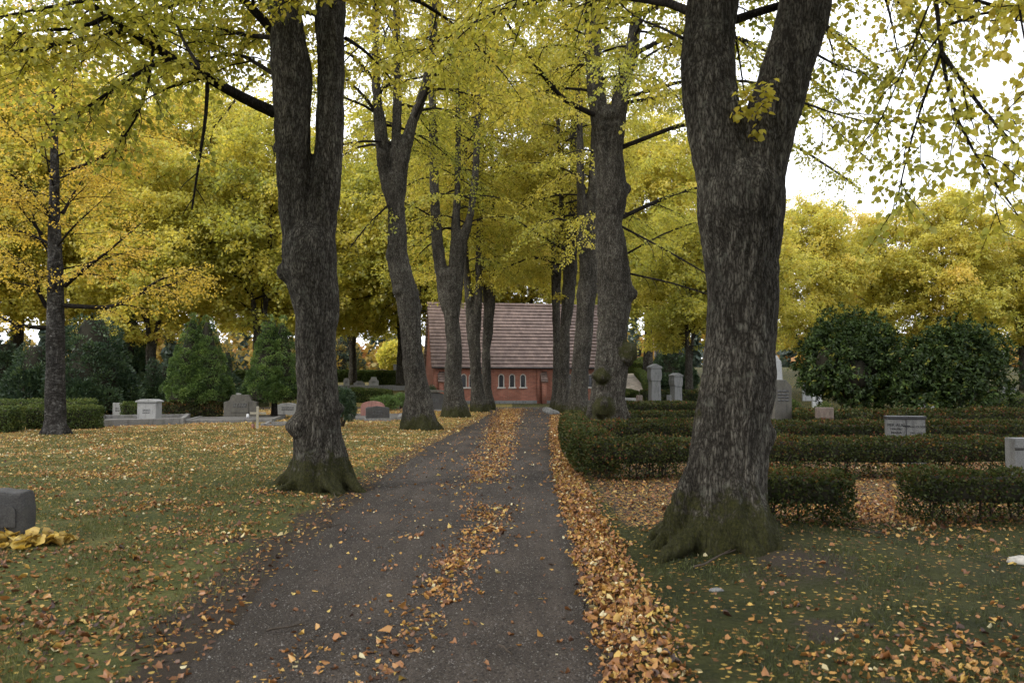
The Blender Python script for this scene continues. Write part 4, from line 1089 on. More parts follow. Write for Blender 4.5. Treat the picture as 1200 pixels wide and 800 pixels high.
    if stems:
        for k in range(max(3, int(tot / .22))):
            sk = rng.uniform(.05, tot - .05, 1); q, d, nn = frame(sk)
            p = np.array([q[0, 0], q[0, 1]]) + nn[0] * rng.uniform(-.25, .25) * w
            z = g1(p[0], p[1])
            tube(mb, [(p[0], p[1], z - .05), (p[0] + rng.normal(0, .03), p[1] + rng.normal(0, .03), z + h * .3), (p[0] + rng.normal(0, .10), p[1] + rng.normal(0, .06), z + h * .75)], [.016, .012, .004], 5, mat=2)
            for _ in range(2):
                tube(mb, [(p[0], p[1], z + h * rng.uniform(.05, .3)), (p[0] + rng.normal(0, .12), p[1] + rng.normal(0, .1), z + h * .5), (p[0] + rng.normal(0, .2), p[1] + rng.normal(0, .12), z + h * .8)], [.008, .006, .003], 4, mat=2)
    f = mb.build('foliage', [mat, M['hedge_core'], M['twig_wood']], e, loc=base); f.location = (0, 0, 0)
    return e

HL = M['hedge_leaf']
hedge('short hedge block tucked behind the thickest trunk, before the leaf-filled gap', [(xat(868, 8.35), 8.35), (xat(983, 8.35), 8.35)], .48, .52, 101, 3600, HL, .030, .25)
hedge('front hedge running out of view past the leaf-filled gap', [(xat(1068, 8.75), 8.75), (xat(1420, 8.9), 8.9)], .5, .52, 102, 3200, HL, .030, .45)
hedge('long reddish hedge passing behind the thickest trunk', [(xat(690, 12.9), 12.9), (xat(850, 12.85), 12.85), (xat(1195, 12.8), 12.8)], .6, .60, 103, 2600, HL, .034, .45, tshift=.06)
hedge('hedge running along the path edge from the long reddish hedge', [(xat(700, 13.5), 13.5), (1.42, 16.5), (1.55, 20.0), (1.75, 23.0)], .62, .66, 104, 2400, HL, .036, .1, tshift=.03)
hedge('second reddish hedge row, just behind the grey headstone with black cap', [(1.75, 17.2), (xat(900, 17.0), 17.0), (xat(1200, 16.6), 16.6)], .6, .66, 105, 1900, HL, .04, .1, tshift=.08)
hedge('third hedge row with light green tips at the rhododendron feet', [(xat(935, 21.0), 21.0), (xat(1230, 20.2), 20.2)], .6, .78, 106, 1500, HL, .045, tshift=.03)
hedge('hedge along the front of the gravel strip beyond the second lime', [(2.9, 25.6), (xat(930, 25.2), 25.2)], .6, .55, 107, 1200, HL, .05)
hedge('low hedge in front of the stone pillars', [(xat(728, 36.3), 36.3), (xat(830, 36.3), 36.3)], .7, .58, 108, 900, HL, .06, stems=False)
hedge('clipped hedge beyond the open rhododendron', [(xat(1150, 30), 30), (xat(1260, 29), 29)], .8, 1.0, 109, 900, M['box_leaf'], .05, stems=False)
hedge('box hedge block at the lawn edge, first from the picture edge', [(xat(-60, 24.3), 24.3), (xat(20, 24.3), 24.3)], .75, .72, 110, 1500, M['box_leaf'], .045)
hedge('box hedge block behind the lawn tree, ending at the kerbed plot', [(xat(34, 25.6), 25.6), (xat(116, 26.0), 26.0)], .8, .72, 111, 1500, M['box_leaf'], .045)
hedge('longer box hedge at the back of the lawn edge blocks', [(xat(-40, 30.5), 30.5), (xat(110, 31), 31)], .7, .80, 112, 900, M['box_leaf'], .05, stems=False)
hedge('box hedge beside the plinth headstone on its evergreen side', [(xat(147, 32.6), 32.6), (xat(164, 32.6), 32.6)], .6, .66, 113, 1200, M['box_leaf'], .05, stems=False)
hedge('reddish hedge between plinth headstone and twin-topped conifer', [(xat(191, 32.6), 32.6), (xat(258, 32.6), 32.6)], .6, .66, 114, 1200, HL, .05, tshift=.12, stems=False)
hedge('bright green clipped hedge behind the red granite headstone', [(xat(412, 54), 54), (xat(458, 54), 54)], .9, .9, 115, 700, M['box_leaf'], .08, stems=False, tshift=.05)
hedge('tall green hedge above the pale far kerb', [(xat(441, 84), 84), (xat(500, 84), 84)], 1.2, 1.55, 116, 500, M['box_leaf'], .11, stems=False)
hedge('far dark green hedge at the back of the graves', [(xat(250, 96), 96), (xat(440, 98), 98)], 1.2, 1.35, 117, 380, M['box_leaf'], .13, stems=False, tshift=-.12)
hedge('hedge across the top of the sandy hill path', [(xat(734, 97), 97), (xat(800, 97), 97)], 1.4, 1.3, 118, 400, M['box_leaf'], .12, stems=False)
hedge('hedge edging the sandy hill path on its outer side', [(xat(764, 60), 60), (xat(757, 75), 75), (xat(748, 92), 92)], .8, .75, 119, 500, M['box_leaf'], .1, stems=False)
for k, (Yb, lab) in enumerate([(66, 'lowest of the stepped hedges on the slope behind the pillars'), (74, 'second of the stepped hedges up the slope behind the pillars'), (84, 'third of the stepped hedges up the slope behind the pillars')]):
    hedge(lab, [(xat(772, Yb), Yb), (xat(815, Yb), Yb)], .9, .8, 120 + k, 500, M['box_leaf'], .1, stems=False)
hedge('row of rounded box on the inner side of the sandy hill path', [(xat(729, 66), 66), (xat(741, 60), 60)], .9, .6, 125, 500, M['box_leaf'], .09, stems=False, tshift=-.08)
hedge('dark green hedge behind the two stone pillars', [(xat(752, 46), 46), (xat(815, 46), 46)], .8, 1.0, 126, 700, HL, .07, stems=False, tshift=-.1)

# ------------------------------------------------------------------ chapel
def curve_mesh(name, outer, holes, depth):
    cu = bpy.data.curves.new(name, 'CURVE'); cu.dimensions = '2D'; cu.fill_mode = 'BOTH'; cu.extrude = depth / 2
    for poly in [outer] + holes:
        sp = cu.splines.new('POLY'); sp.points.add(len(poly) - 1); sp.use_cyclic_u = True
        for p, (a, b) in zip(sp.points, poly): p.co = (a, b, 0, 1)
    o = bpy.data.objects.new('tmpc', cu); COL.objects.link(o)
    dg = bpy.context.evaluated_depsgraph_get(); dg.update()
    me = bpy.data.meshes.new_from_object(o.evaluated_get(dg))
    bpy.data.objects.remove(o); bpy.data.curves.remove(cu)
    # stand it up: curve XY -> XZ, extruded along y, front face at y=0
    v = np.zeros(len(me.vertices) * 3, np.float32); me.vertices.foreach_get('co', v); v = v.reshape(-1, 3)
    me.vertices.foreach_set('co', np.stack([v[:, 0], -v[:, 2] + depth / 2, v[:, 1]], -1).ravel())
    me.update()
    return me

def arch(cx, z0, w, h, n=10):
    r = w / 2
    return [(cx - r, z0), (cx + r, z0)] + [(cx + r * math.cos(t), z0 + h - r + r * math.sin(t)) for t in np.linspace(0, math.pi, n)]

def chapel():
    Yc = 55.0; x0 = xat(508, Yc); rz = R(10); Lw, Dw, EH, RH = 13.0, 8.4, 2.62, 7.3
    e = empty('brick_chapel', (x0, Yc, 0), rz, 'red brick chapel with steep brown tiled roof at the end of the path', 'chapel')
    c, s = math.cos(rz), math.sin(rz)
    def u_of(px):
        k = (px - 600) / F
        return (k * Yc - x0) / (c - k * s)
    mid = (Yc + 1) / F
    zof = lambda py: EYE + (HZ - py) * mid
    wins = [u_of(p) for p in (534, 543.5, 553)] + [u_of(p) for p in (587.5, 600.2, 613)] + [u_of(p) for p in (668, 680, 692)]
    zw, wh, ww = zof(453.5), zof(438) - zof(453.5), .44
    holes = [arch(u, zw, ww, wh) for u in wins]
    me = curve_mesh('wall', [(0, -.2), (Lw, -.2), (Lw, EH), (0, EH)], holes, .42)
    me.materials.append(M['brick']); w = link('wall', me, e)
    # gables and back
    def prism(name, poly, y_or_x, th, mat, parent):
        m = curve_mesh(name, poly, [], th); m.materials.append(mat); o = link(name, m, parent); return o
    sl = [arch(Dw / 2 - .35, 1.0, .13, 1.1, 5), arch(Dw / 2 + .35, 1.0, .13, 1.1, 5), arch(Dw / 2 - .0, 3.4, .5, 1.3, 8)]
    gp = [(.425, -.2), (Dw - .425, -.2), (Dw - .02, EH), (Dw / 2, RH - .12), (.02, EH)]
    m = curve_mesh('gable_wall', gp, sl, .38); m.materials.append(M['brick'])
    g = link('gable_wall', m, e); g.rotation_euler = (0, 0, -math.pi / 2); g.location = (0.02, Dw, 0)
    g2 = link('gable_wall', m, e); g2.rotation_euler = (0, 0, -math.pi / 2); g2.location = (Lw - .40, Dw, 0)
    m = curve_mesh('wall', [(0, -.2), (Lw, -.2), (Lw, EH), (0, EH)], [], .42); m.materials.append(M['brick']); b = link('wall', m, e); b.location = (0, Dw - .42, 0)
    mb = MB(); box(mb, .42, .46, 3.0, Dw - 3.0, .8, 4.9); mb.build('dark_interior', M['glass'], e)
    # plinth
    mb = MB(); box(mb, -.06, Lw + .06, -.07, -.004, -.2, .22); box(mb, -.07, -.005, -.07, Dw, -.2, .22); mb.build('plinth', M['grey_granite'], e)
    # cornice: string of small brick dentils and a dark line under the eave
    mb = MB()
    for k in range(int(Lw / .2)):
        box(mb, .04 + k * .2, .04 + k * .2 + .1, -.055, -.003, EH - .22, EH - .102)
    box(mb, .0, Lw, -.085, -.003, EH - .10, EH - .003)
    mb.build('cornice', M['brick'], e)
    # windows
    for u in wins:
        r = ww / 2
        mb = MB()
        A = np.array(arch(u, zw, ww, wh, 12)); B = np.array(arch(u, zw + .0, ww - .12, wh - .06, 12))
        n = len(A); v = []
        for q, y in ((A, .02), (B, .02), (B, .26), (A, .26)):
            v += [(p[0] + (0 if q is B else -np.sign(p[0] - u) * .003), y, p[1]) for p in q]
        f = []
        for a_, b_ in ((0, 1), (1, 2), (2, 3)):
            for k in range(n):
                k2 = (k + 1) % n; f.append((a_ * n + k, b_ * n + k, b_ * n + k2, a_ * n + k2))
        mb.add(v, f); wo = mb.build('window', M['plaster'], e)
        mb = MB(); box(mb, u - ww / 2 - .07, u + ww / 2 + .07, -.08, .10, zw - .10, zw + .005); mb.build('sill', M['plaster'], wo)
        mb = MB(); pl = [(p[0], .2, p[1]) for p in B] + [(p[0], .22, p[1]) for p in B]
        mb.add(pl, [tuple(range(n))]); 
        for k in range(4):
            zz = zw + .1 + k * .22
            box(mb, u - .155, u + .155, .186, .198, zz, zz + .012)
        box(mb, u - .006, u + .006, .184, .198, zw + .01, zw + wh - .07)
        mb.build('pane', M['glass'], wo)
    # buttresses with tiled caps
    for u, full in ((.38, True), (u_of(634.5), True), (Lw - .4, True), (u_of(566), True)):
        mb = MB(); box(mb, u - .34, u - .02, -.10, -.004, -.2, EH - .104); box(mb, u - .02, u + .30, -.36, -.004, -.2, zof(447)); bt = mb.build('buttress', M['brick'], e)
        mb = MB(); z1, z2 = zof(447.5), zof(435.5)
        for k in range(4):
            t0, t1 = k / 4, (k + 1) / 4
            ya, yb = -.46 + .44 * t0, -.46 + .44 * t1
            za, zb = z1 + (z2 - z1) * t0, z1 + (z2 - z1) * t1
            v = [(u - .10, ya, za), (u + .38, ya, za), (u + .38, yb + .03, zb), (u - .10, yb + .03, zb), (u - .10, ya, za + .05), (u + .38, ya, za + .05), (u + .38, yb + .03, zb + .03), (u - .10, yb + .03, zb + .03)]
            mb.add(v, [(0, 3, 2, 1), (4, 5, 6, 7), (0, 1, 5, 4), (1, 2, 6, 5), (2, 3, 7, 6), (3, 0, 4, 7)])
        mb.build('cap', M['rooftile'], bt)
    mb = MB(); tube(mb, [(.93, -.13, .1), (.93, -.13, EH - .1), (.93, -.34, EH + .03)], [.055] * 3, 8); mb.build('downpipe', M['metal_dark'], e, smooth=True)
    # roof: stepped courses of tiles on both slopes
    mb = MB(); nco = 19; over = .38; gl = .16
    for side in (0, 1):
        for k in range(nco):
            t0, t1 = k / nco, (k + 1) / nco
            y0 = -over + (Dw / 2 + over) * t0; y1 = -over + (Dw / 2 + over) * t1 + .05
            zb = EH - .02 - over * .25
            z0_ = zb + (RH - zb) * t0 ** 1.0; z1_ = zb + (RH - zb) * t1
            jit = 0.006 * math.sin(k * 7.1)
            pr = [(y0, z0_ + jit), (y0, z0_ + .085 + jit), (y1, z1_ + .032), (y1, z1_ - .04)]
            v = []
            for x in (-gl, Lw + gl):
                for (yy, zz) in pr:
                    v.append((x, yy if side == 0 else Dw - yy, zz))
            mb.add(v, [(0, 1, 2, 3), (7, 6, 5, 4), (0, 4, 5, 1), (1, 5, 6, 2), (2, 6, 7, 3), (3, 7, 4, 0)])
    ro = mb.build('roof', M['rooftile'], e)
    mb = MB(); tube(mb, [(-gl - .02, Dw / 2, RH + .05), (Lw + gl + .02, Dw / 2, RH + .05)], [.13, .13], 8); mb.build('ridge_tiles', M['rooftile'], ro, smooth=True)
    mb = MB(); tube(mb, [(-gl, -over - .04, EH - .12), (Lw + gl, -over - .04, EH - .12)], [.045, .045], 8); mb.build('gutter', M['metal_dark'], ro, smooth=True)
chapel()

# ------------------------------------------------------------------ stones
def bevelled(name, poly, depth, mat, parent, loc=(0, 0, 0), bev=.012, jit=0.0, seed=0):
    """upright slab: outline in x-z, given thickness, softened edges"""
    bm = bmesh.new()
    n = len(poly)
    a = [bm.verts.new((p[0], -depth / 2, p[1])) for p in poly]; b = [bm.verts.new((p[0], depth / 2, p[1])) for p in poly]
    bm.faces.new(a); bm.faces.new(b[::-1])
    for k in range(n):
        bm.faces.new((a[k], b[k], b[(k + 1) % n], a[(k + 1) % n]))
    bmesh.ops.recalc_face_normals(bm, faces=bm.faces)
    ed = [q for q in bm.edges if q.calc_face_angle(0) > .5]
    bmesh.ops.bevel(bm, geom=ed, offset=bev, segments=2, affect='EDGES', profile=.6)
    if jit:
        bmesh.ops.triangulate(bm, faces=bm.faces); bmesh.ops.subdivide_edges(bm, edges=bm.edges, cuts=3, use_grid_fill=True)
        v = np.array([q.co[:] for q in bm.verts]); d = perlin(v * 5 + seed) * jit + perlin(v * 14 + seed) * jit * .5
        bm.normal_update()
        for q, k in zip(bm.verts, d): q.co += q.normal * float(k)
    me = bpy.data.meshes.new(name); bm.to_mesh(me); bm.free(); me.materials.append(mat)
    if jit:
        me.polygons.foreach_set('use_smooth', np.ones(len(me.polygons), bool))
    o = link(name, me, parent); o.location = loc
    return o

def rect(w, h, z0=0):
    return [(-w / 2, z0), (w / 2, z0), (w / 2, z0 + h), (-w / 2, z0 + h)]

def arched(w, h, rise, z0=0, n=9):
    top = [(w / 2 * math.cos(t), z0 + h - rise + rise * math.sin(t)) for t in np.linspace(0, math.pi, n)]
    return [(-w / 2, z0), (w / 2, z0)] + top

def lettering(text, size, mat, parent, loc, rz=0):
    cu = bpy.data.curves.new('inscription', 'FONT'); cu.body = text; cu.size = size; cu.extrude = .0015; cu.align_x = 'CENTER'; cu.offset = size * .012
    o = bpy.data.objects.new('t', cu); COL.objects.link(o)
    dg = bpy.context.evaluated_depsgraph_get(); dg.update()
    me = bpy.data.meshes.new_from_object(o.evaluated_get(dg)); bpy.data.objects.remove(o); bpy.data.curves.remove(cu)
    me.materials.clear(); me.materials.append(mat)
    t = link('lettering', me, parent); t.location = loc; t.rotation_euler = (math.pi / 2, 0, rz)
    return t

def at_ground(px, Yb, dz=0.0):
    x = xat(px, Yb); return (x, Yb, g1(x, Yb) + dz)

def scribble(parent, mat, w, lines, y):
    """worn unreadable engraving: short dashes in rows"""
    rng = np.random.default_rng(int(w * 1000)); mb = MB()
    for z, h in lines:
        x = -w / 2
        while x < w / 2:
            l = min(rng.uniform(2.4, 4.0) * h, w / 2 - x + .001)
            box(mb, x, x + l, y - .002, y, z, z + h); x += l + h * rng.uniform(.35, .5)
    return mb.build('lettering', mat, parent)

GH = 'headstones'
def headstone(name, label, px, Yb, rz=0.0):
    return empty(name, at_ground(px, Yb), rz, label, 'gravestone', GH)

# grey stone with a black cap, divided by a cross
t = headstone('headstone', 'grey headstone with black cap and thin cross between two columns of names', 1059, 15.0, R(-14))
bevelled('slab', rect(.66, .93, -.1), .22, M['grey_granite'], t)
bevelled('cap', rect(.69, .055, .832), .26, M['black_granite'], t, bev=.008)
mb = MB(); box(mb, -.008, .008, -.1135, -.1105, .1, .828); box(mb, -.07, .07, -.1145, -.1115, .70, .716); mb.build('cross', M['letter'], t)
for tx, x, z, sz in (('PER AUG', -.17, .695, .078), ('1890-1967', -.17, .63, .05), ('MARIA', -.17, .56, .062), ('Gunnar OLSON', .165, .675, .055), ('1901-1975', .17, .56, .05)):
    lettering(tx, sz, M['letter'], t, (x, -.1115, z))
# grey stone at the picture edge
t = headstone('headstone', 'grey headstone with a dark horizontal groove at the edge beyond the front hedge', 1222, 10.6, R(2))
bevelled('slab', rect(.96, .88, -.1), .2, M['grey_granite'], t)
mb = MB(); box(mb, -.478, .478, -.1035, -.098, .625, .66); mb.build('groove', M['dark_granite'], t)
lettering('FRITZ OLSSON', .088, M['letter'], t, (-.02, -.1015, .50)); lettering('PAULA', .07, M['letter'], t, (-.20, -.1015, .40))
lettering('+', .12, M['letter'], t, (-.05, -.1015, .57))
# brown block
t = headstone('headstone', 'low brown stone block on a base behind the second reddish hedge', 965, 19.6, R(-12))
bevelled('base', rect(.42, .72, -.1), .2, M['brown_stone'], t); bevelled('slab', rect(.40, .26, .60), .24, M['brown_stone'], t, loc=(0, -.03, .03))
# tall dark stone
t = headstone('headstone', 'tall dark pointed headstone close beside the thickest trunk', 911, 21.4, R(25))
bevelled('slab', [(-.30, -.1), (.30, -.1), (.30, 1.42), (.10, 1.58), (-.18, 1.58), (-.30, 1.44)], .42, M['olive_stone'], t, bev=.02)
scribble(t, M['letter_grey'], .4, [(1.25, .05), (1.165, .045), (1.085, .045), (1.005, .045)], -.2105)
t = headstone('obelisk', 'pale pointed obelisk rising behind the tall dark headstone', 910, 33.0)
mb = MB(); v = []
for w, z in ((.30, 0), (.30, .35), (.24, .36), (.16, 2.35), (0.012, 2.62)):
    v += [(-w, -w, z), (w, -w, z), (w, w, z), (-w, w, z)]
f = [(k * 4 + j, k * 4 + (j + 1) % 4, k * 4 + 4 + (j + 1) % 4, k * 4 + 4 + j) for k in range(4) for j in range(4)]
mb.add(v, f); mb.build('shaft', M['pale_granite'], t)
mb = MB(); box(mb, -.4, .4, -.4, .4, -.1, .14); mb.build('base', M['grey_granite'], t)
# pillars
def pillar(label, px, Yb, w, h, rz):
    t = headstone('stone_pillar', label, px, Yb, rz)
    bevelled('base', rect(w * 1.3, .32, -.1), w * 1.2, M['grey_granite'], t, bev=.02)
    bevelled('shaft', [(-w / 2, .2), (w / 2, .2), (w * .46, h * .64), (-w * .46, h * .64)], w * .85, M['grey_granite'], t, bev=.02)
    prof = [(-w * .46, h * .642), (w * .46, h * .642), (w * .56, h * .70), (w * .58, h * .80), (w * .52, h * .90), (-w * .52, h * .90), (-w * .58, h * .80), (-w * .56, h * .70)]
    bevelled('head', prof, w * .95, M['grey_granite'], t, bev=.02)
    bevelled('cap', [(-w * .6, h * .903), (w * .6, h * .903), (w * .6, h * .94), (0, h), (-w * .6, h * .94)], w * 1.05, M['dark_granite'] if w < .5 else M['grey_granite'], t, bev=.012)
pillar('tallest grey stone pillar with a swelling head above the low hedge', 767, 40, .52, 2.42, R(12))
pillar('shorter grey stone pillar with a peaked cap', 792, 42, .50, 2.0, R(25))
pillar('weathered far pillar monument at the top of the slope', 772, 96, .8, 2.9, 0)
t = headstone('obelisk', 'thin pale obelisk far up the slope by the dark evergreen', 785, 88)
mb = MB(); v = []
for w, z in ((.26, 0), (.17, 2.2), (.01, 2.5)):
    v += [(-w, -w, z), (w, -w, z), (w, w, z), (-w, w, z)]
mb.add(v, [(k * 4 + j, k * 4 + (j + 1) % 4, k * 4 + 4 + (j + 1) % 4, k * 4 + 4 + j) for k in range(2) for j in range(4)]); mb.build('shaft', M['pale_granite'], t)

def slab(label, px, Yb, w, h, mat, shape='rect', th=.16, rz=0.0, base=True, cap=None, panel=None, jit=0.0):
    t = headstone('headstone', label, px, Yb, rz)
    if shape == 'rect': poly = rect(w, h + .1, -.1)
    elif shape == 'arch': poly = arched(w, h + .1, w * .22, -.1)
    elif shape == 'round': poly = arched(w, h + .1, w * .48, -.1)
    elif shape == 'slant': poly = [(-w / 2, -.1), (w / 2, -.1), (w / 2 * .97, h * .88), (-w * .05, h), (-w / 2, h * .86)]
    elif shape == 'shoulder': poly = [(-w / 2, -.1), (w / 2, -.1), (w / 2, h * .70), (w * .34, h * .76), (w * .26, h), (-w * .26, h), (-w * .34, h * .76), (-w / 2, h * .70)]
    bevelled('slab', poly, th, mat, t, bev=.012, jit=jit, seed=px)
    if base: bevelled('base', rect(w * 1.12, .18, -.08), th * 1.8, M['kerb_stone'], t)
    if cap: bevelled('cap', [(-w * .56, h), (w * .56, h), (w * .56, h + .05), (w * .3, h + .11), (-w * .3, h + .11), (-w * .56, h + .05)], th * 1.35, cap, t)
    if panel: bevelled('panel', rect(w * .52, h * .46, h * .28), .02, panel, t, loc=(0, -th / 2 - .008, 0), bev=.004)
    scribble(t, M['letter_grey'], w * .42, [(h * .62, .032), (h * .62 - .06, .03), (h * .62 - .12, .03)], -th / 2 - (.0205 if panel else .0005))
    return t

slab('grey plinth-like headstone with a shallow cap inside the kerbed plot', 176, 29.6, .80, .76, M['pale_granite'], th=.34, cap=M['pale_granite'], rz=R(-14))
slab('wide brown headstone with stepped shoulders and framed panel', 283, 32, 1.32, .98, M['olive_stone'], 'shoulder', panel=M['olive_stone'], th=.22)
slab('red granite headstone in a pale surround', 437, 34, 1.0, .72, M['red_granite'], 'arch', th=.2)
t = slab('rough dark headstone in front of the red granite one', 443, 31.2, .92, .58, M['dark_granite'], 'slant', th=.25, rz=R(8), jit=.02)
slab('dark headstone with arched cap beside the chapel gable', 510, 41, .98, .98, M['dark_granite'], 'arch', th=.3, cap=M['olive_stone'])
slab('dark narrow stone left of the tallest pillar', 749, 39, .28, .86, M['brown_stone'], 'rect', base=False, rz=R(15))
slab('small white round-topped stone at the foot of the tallest pillar', 760, 38.5, .26, .55, M['white_stone'], 'round', base=False)
slab('narrow grey stone between the two pillars', 784, 41, .24, .85, M['grey_granite'], 'rect', base=False)
slab('little white post stone between dark stone and tallest pillar', 753.5, 38.2, .08, .42, M['white_stone'], 'rect', base=False, th=.08)
slab('white double headstone in front of the tall far hedge', 438, 76, .9, 1.15, M['white_stone'], 'shoulder', base=False)
slab('small pale pointed stone by the pale far trunk', 406, 78, .55, 1.0, M['pale_granite'], 'round', base=False)
slab('low grey far stone beyond the far kerb', 421, 80, 1.1, .65, M['grey_granite'], 'shoulder', base=False)
slab('small grey stone before the pale far kerb, nearer the twin-stemmed lime', 422, 62, .42, .72, M['grey_granite'], 'arch', base=False)
slab('small grey stone before the pale far kerb, nearer the chapel', 431, 62, .42, .72, M['pale_granite'], 'arch', base=False)
slab('far dark stone on the skyline behind the tall far hedge', 448, 100, .9, 1.5, M['brown_stone'], 'rect', base=False)
slab('far slender stone on the skyline beside the bright yellow tree', 463, 96, .45, 2.2, M['grey_granite'], 'rect', base=False)
slab('pale low rounded stone partly behind the twin-stemmed lime', 338, 36, 1.3, .55, M['pale_granite'], 'arch', base=False)
slab('grey stone glimpsed between the two cone conifers', 279, 42, .7, .95, M['pale_granite'], 'round')
slab('pale stone glimpsed above the wide brown headstone', 290, 60, .8, 1.0, M['white_stone'], 'arch', base=False)
slab('small pale stone behind the evergreen thicket hedge', 139, 34, .38, .62, M['pale_granite'], 'rect', base=False)
slab('squat grey stone at the lawn edge behind the first box hedge', 6, 40, .9, .7, M['pale_granite'], 'rect')
slab('white stone glimpsed through the gap under the dome rhododendron', 957, 44, .55, 1.0, M['white_stone'], 'arch', base=False)
slab('grey stone glimpsed deeper in the gap under the dome rhododendron', 946, 52, .7, 1.2, M['pale_granite'], 'rect', base=False)
slab('grey stone beyond the open rhododendron', 1182, 34, .55, 1.3, M['grey_granite'], 'rect', base=False)
slab('pale stone low among the stems of the open rhododendron', 1085, 34, .6, .8, M['pale_granite'], 'arch', base=False)

# near dark rough stone with withered hosta
x, y = at(4, 636, 7.65)[0], 7.65
t = empty('headstone', (x, y, g1(x, y)), R(8), 'rough dark boulder headstone on the lawn at the picture edge', 'gravestone', GH)
bevelled('slab', [(-.30, -.1), (.235, -.1), (.24, .30), (.20, .455), (-.05, .485), (-.30, .44)], .26, M['dark_granite'], t, bev=.03, jit=.02, seed=4)
bevelled('panel', arched(.24, .22, .08, .14), .012, M['dark_granite'], t, loc=(.04, -.138, 0), bev=.004)
rng = np.random.default_rng(5)
e = empty('hosta_plant', (x - .05, y - .22, g1(x, y - .2)), 0, 'collapsed yellow hosta leaves around the boulder headstone', 'plant')
mb = MB()
n = 260
px_ = rng.uniform(-.55, .72, n); py_ = rng.normal(0, .11, n) - .05 * (px_ > .4) + .16 * sstep(.25, .7, px_); az = rng.uniform(0, 6.283, n)
pos = np.stack([px_, py_, .02 + .10 * rng.uniform(0, 1, n) * np.exp(-(py_ / .13) ** 2)], -1)
ax = np.stack([np.cos(az), np.sin(az), rng.normal(-.1, .25, n)], -1); nr = np.array([0, 0, 1.0]) + rng.normal(0, .4, (n, 3))
hl = np.array([(0, 0, 0), (0, .5, .05), (0, 1.05, -.14), (-.30, .22, .05), (-.36, .58, .0), (.30, .22, .05), (.36, .58, .0)])
leaves(mb, rng, pos, ax, nr, rng.uniform(.06, .14, n), rng.normal(.5, .28, n), hl, [(0, 1, 4, 3), (1, 2, 4, 4), (0, 5, 6, 1), (1, 6, 2, 2)][0:1] + [(0, 5, 6, 1)], (.5, 2.5))
leaves(mb, rng, pos + [0, 0, .01], ax, nr, rng.uniform(.06, .14, n), rng.normal(.5, .28, n), LEAF6, LEAF6F, (.5, 3))
mb.build('leaves', M['hosta'], e, smooth=True)

# plots and kerbs
def kerb_plot(label, corners, h=.18, th=.14, mat='kerb_stone', fill=None):
    c = np.array(corners, float); c0 = c.mean(0); z = g1(*c0)
    e = empty('grave_kerb', (c0[0], c0[1], z), 0, label, 'grave kerb', 'stone kerbs round grave plots')
    n = len(c)
    for k in range(n):
        a, b = c[k] - c0, c[(k + 1) % n] - c0; d = unit(b - a); L_ = np.linalg.norm(b - a)
        o = bevelled('kerb', [(-L_ / 2 + th * .52, -.08), (L_ / 2 - th * .52, -.08), (L_ / 2 - th * .52, h), (-L_ / 2 + th * .52, h)], th, M[mat], e, bev=.012)
        o.location = ((a[0] + b[0]) / 2, (a[1] + b[1]) / 2, 0); o.rotation_euler = (0, 0, math.atan2(d[1], d[0]))
    for k in range(n):
        a = c[k] - c0
        o = bevelled('corner_block', rect(th * 1.08, h + .1, -.08), th * 1.08, M[mat], e, bev=.012); o.location = (a[0], a[1], 0)
    if fill:
        q = (c - c0) * .97; mb = MB(); mb.add([(p[0], p[1], .09) for p in q], [tuple(range(n))]); mb.build('bed', M[fill], e)
    return e
kerb_plot('stone kerb round the plot with the plinth-like headstone', [(xat(98, 27.0), 27.0), (xat(214, 28.4), 28.4), (xat(232, 33.0), 32.0), (xat(122, 31), 31.0)], .22, .16, fill='gravel')
kerb_plot('low stone kerb round the plot of the wide brown headstone', [(xat(216, 28.9), 28.9), (xat(318, 29.8), 29.8), (xat(333, 33.5), 33.5), (xat(240, 33), 33.0)], .12, .13, fill='gravel')
kerb_plot('flat low kerb frame beside the wooden cross', [(xat(309, 27.6), 27.6), (xat(343, 27.9), 27.9), (xat(347, 29.2), 29.2), (xat(316, 29), 29.0)], .07, .12)
kerb_plot('low kerb round the red granite headstone', [(xat(405, 31.9), 31.9), (xat(468, 32.2), 32.2), (xat(470, 35.5), 35.5), (xat(412, 35.5), 35.5)], .12, .14, fill='gravel')
kerb_plot('pale far kerb below the tall green hedge', [(xat(395, 72), 72), (xat(478, 72), 72), (xat(478, 80), 80), (xat(400, 80), 80)], .35, .3, 'pale_granite')
kerb_plot('pale kerb at the far lawn edge behind box hedges', [(xat(-30, 34), 34), (xat(20, 34), 34), (xat(24, 37), 37), (xat(-30, 37), 37)], .3, .2, 'pale_granite')
kerb_plot('pale kerb low behind the evergreen thicket', [(xat(158, 46), 46), (xat(205, 46), 46), (xat(205, 50), 50), (xat(160, 50), 50)], .25, .2, 'pale_granite')
kerb_plot('grey kerb along the far edge of the grassy bank near the pillars', [(xat(728, 52), 52), (xat(816, 52), 52), (xat(816, 55), 55), (xat(732, 55), 55)], .25, .2, 'pale_granite')

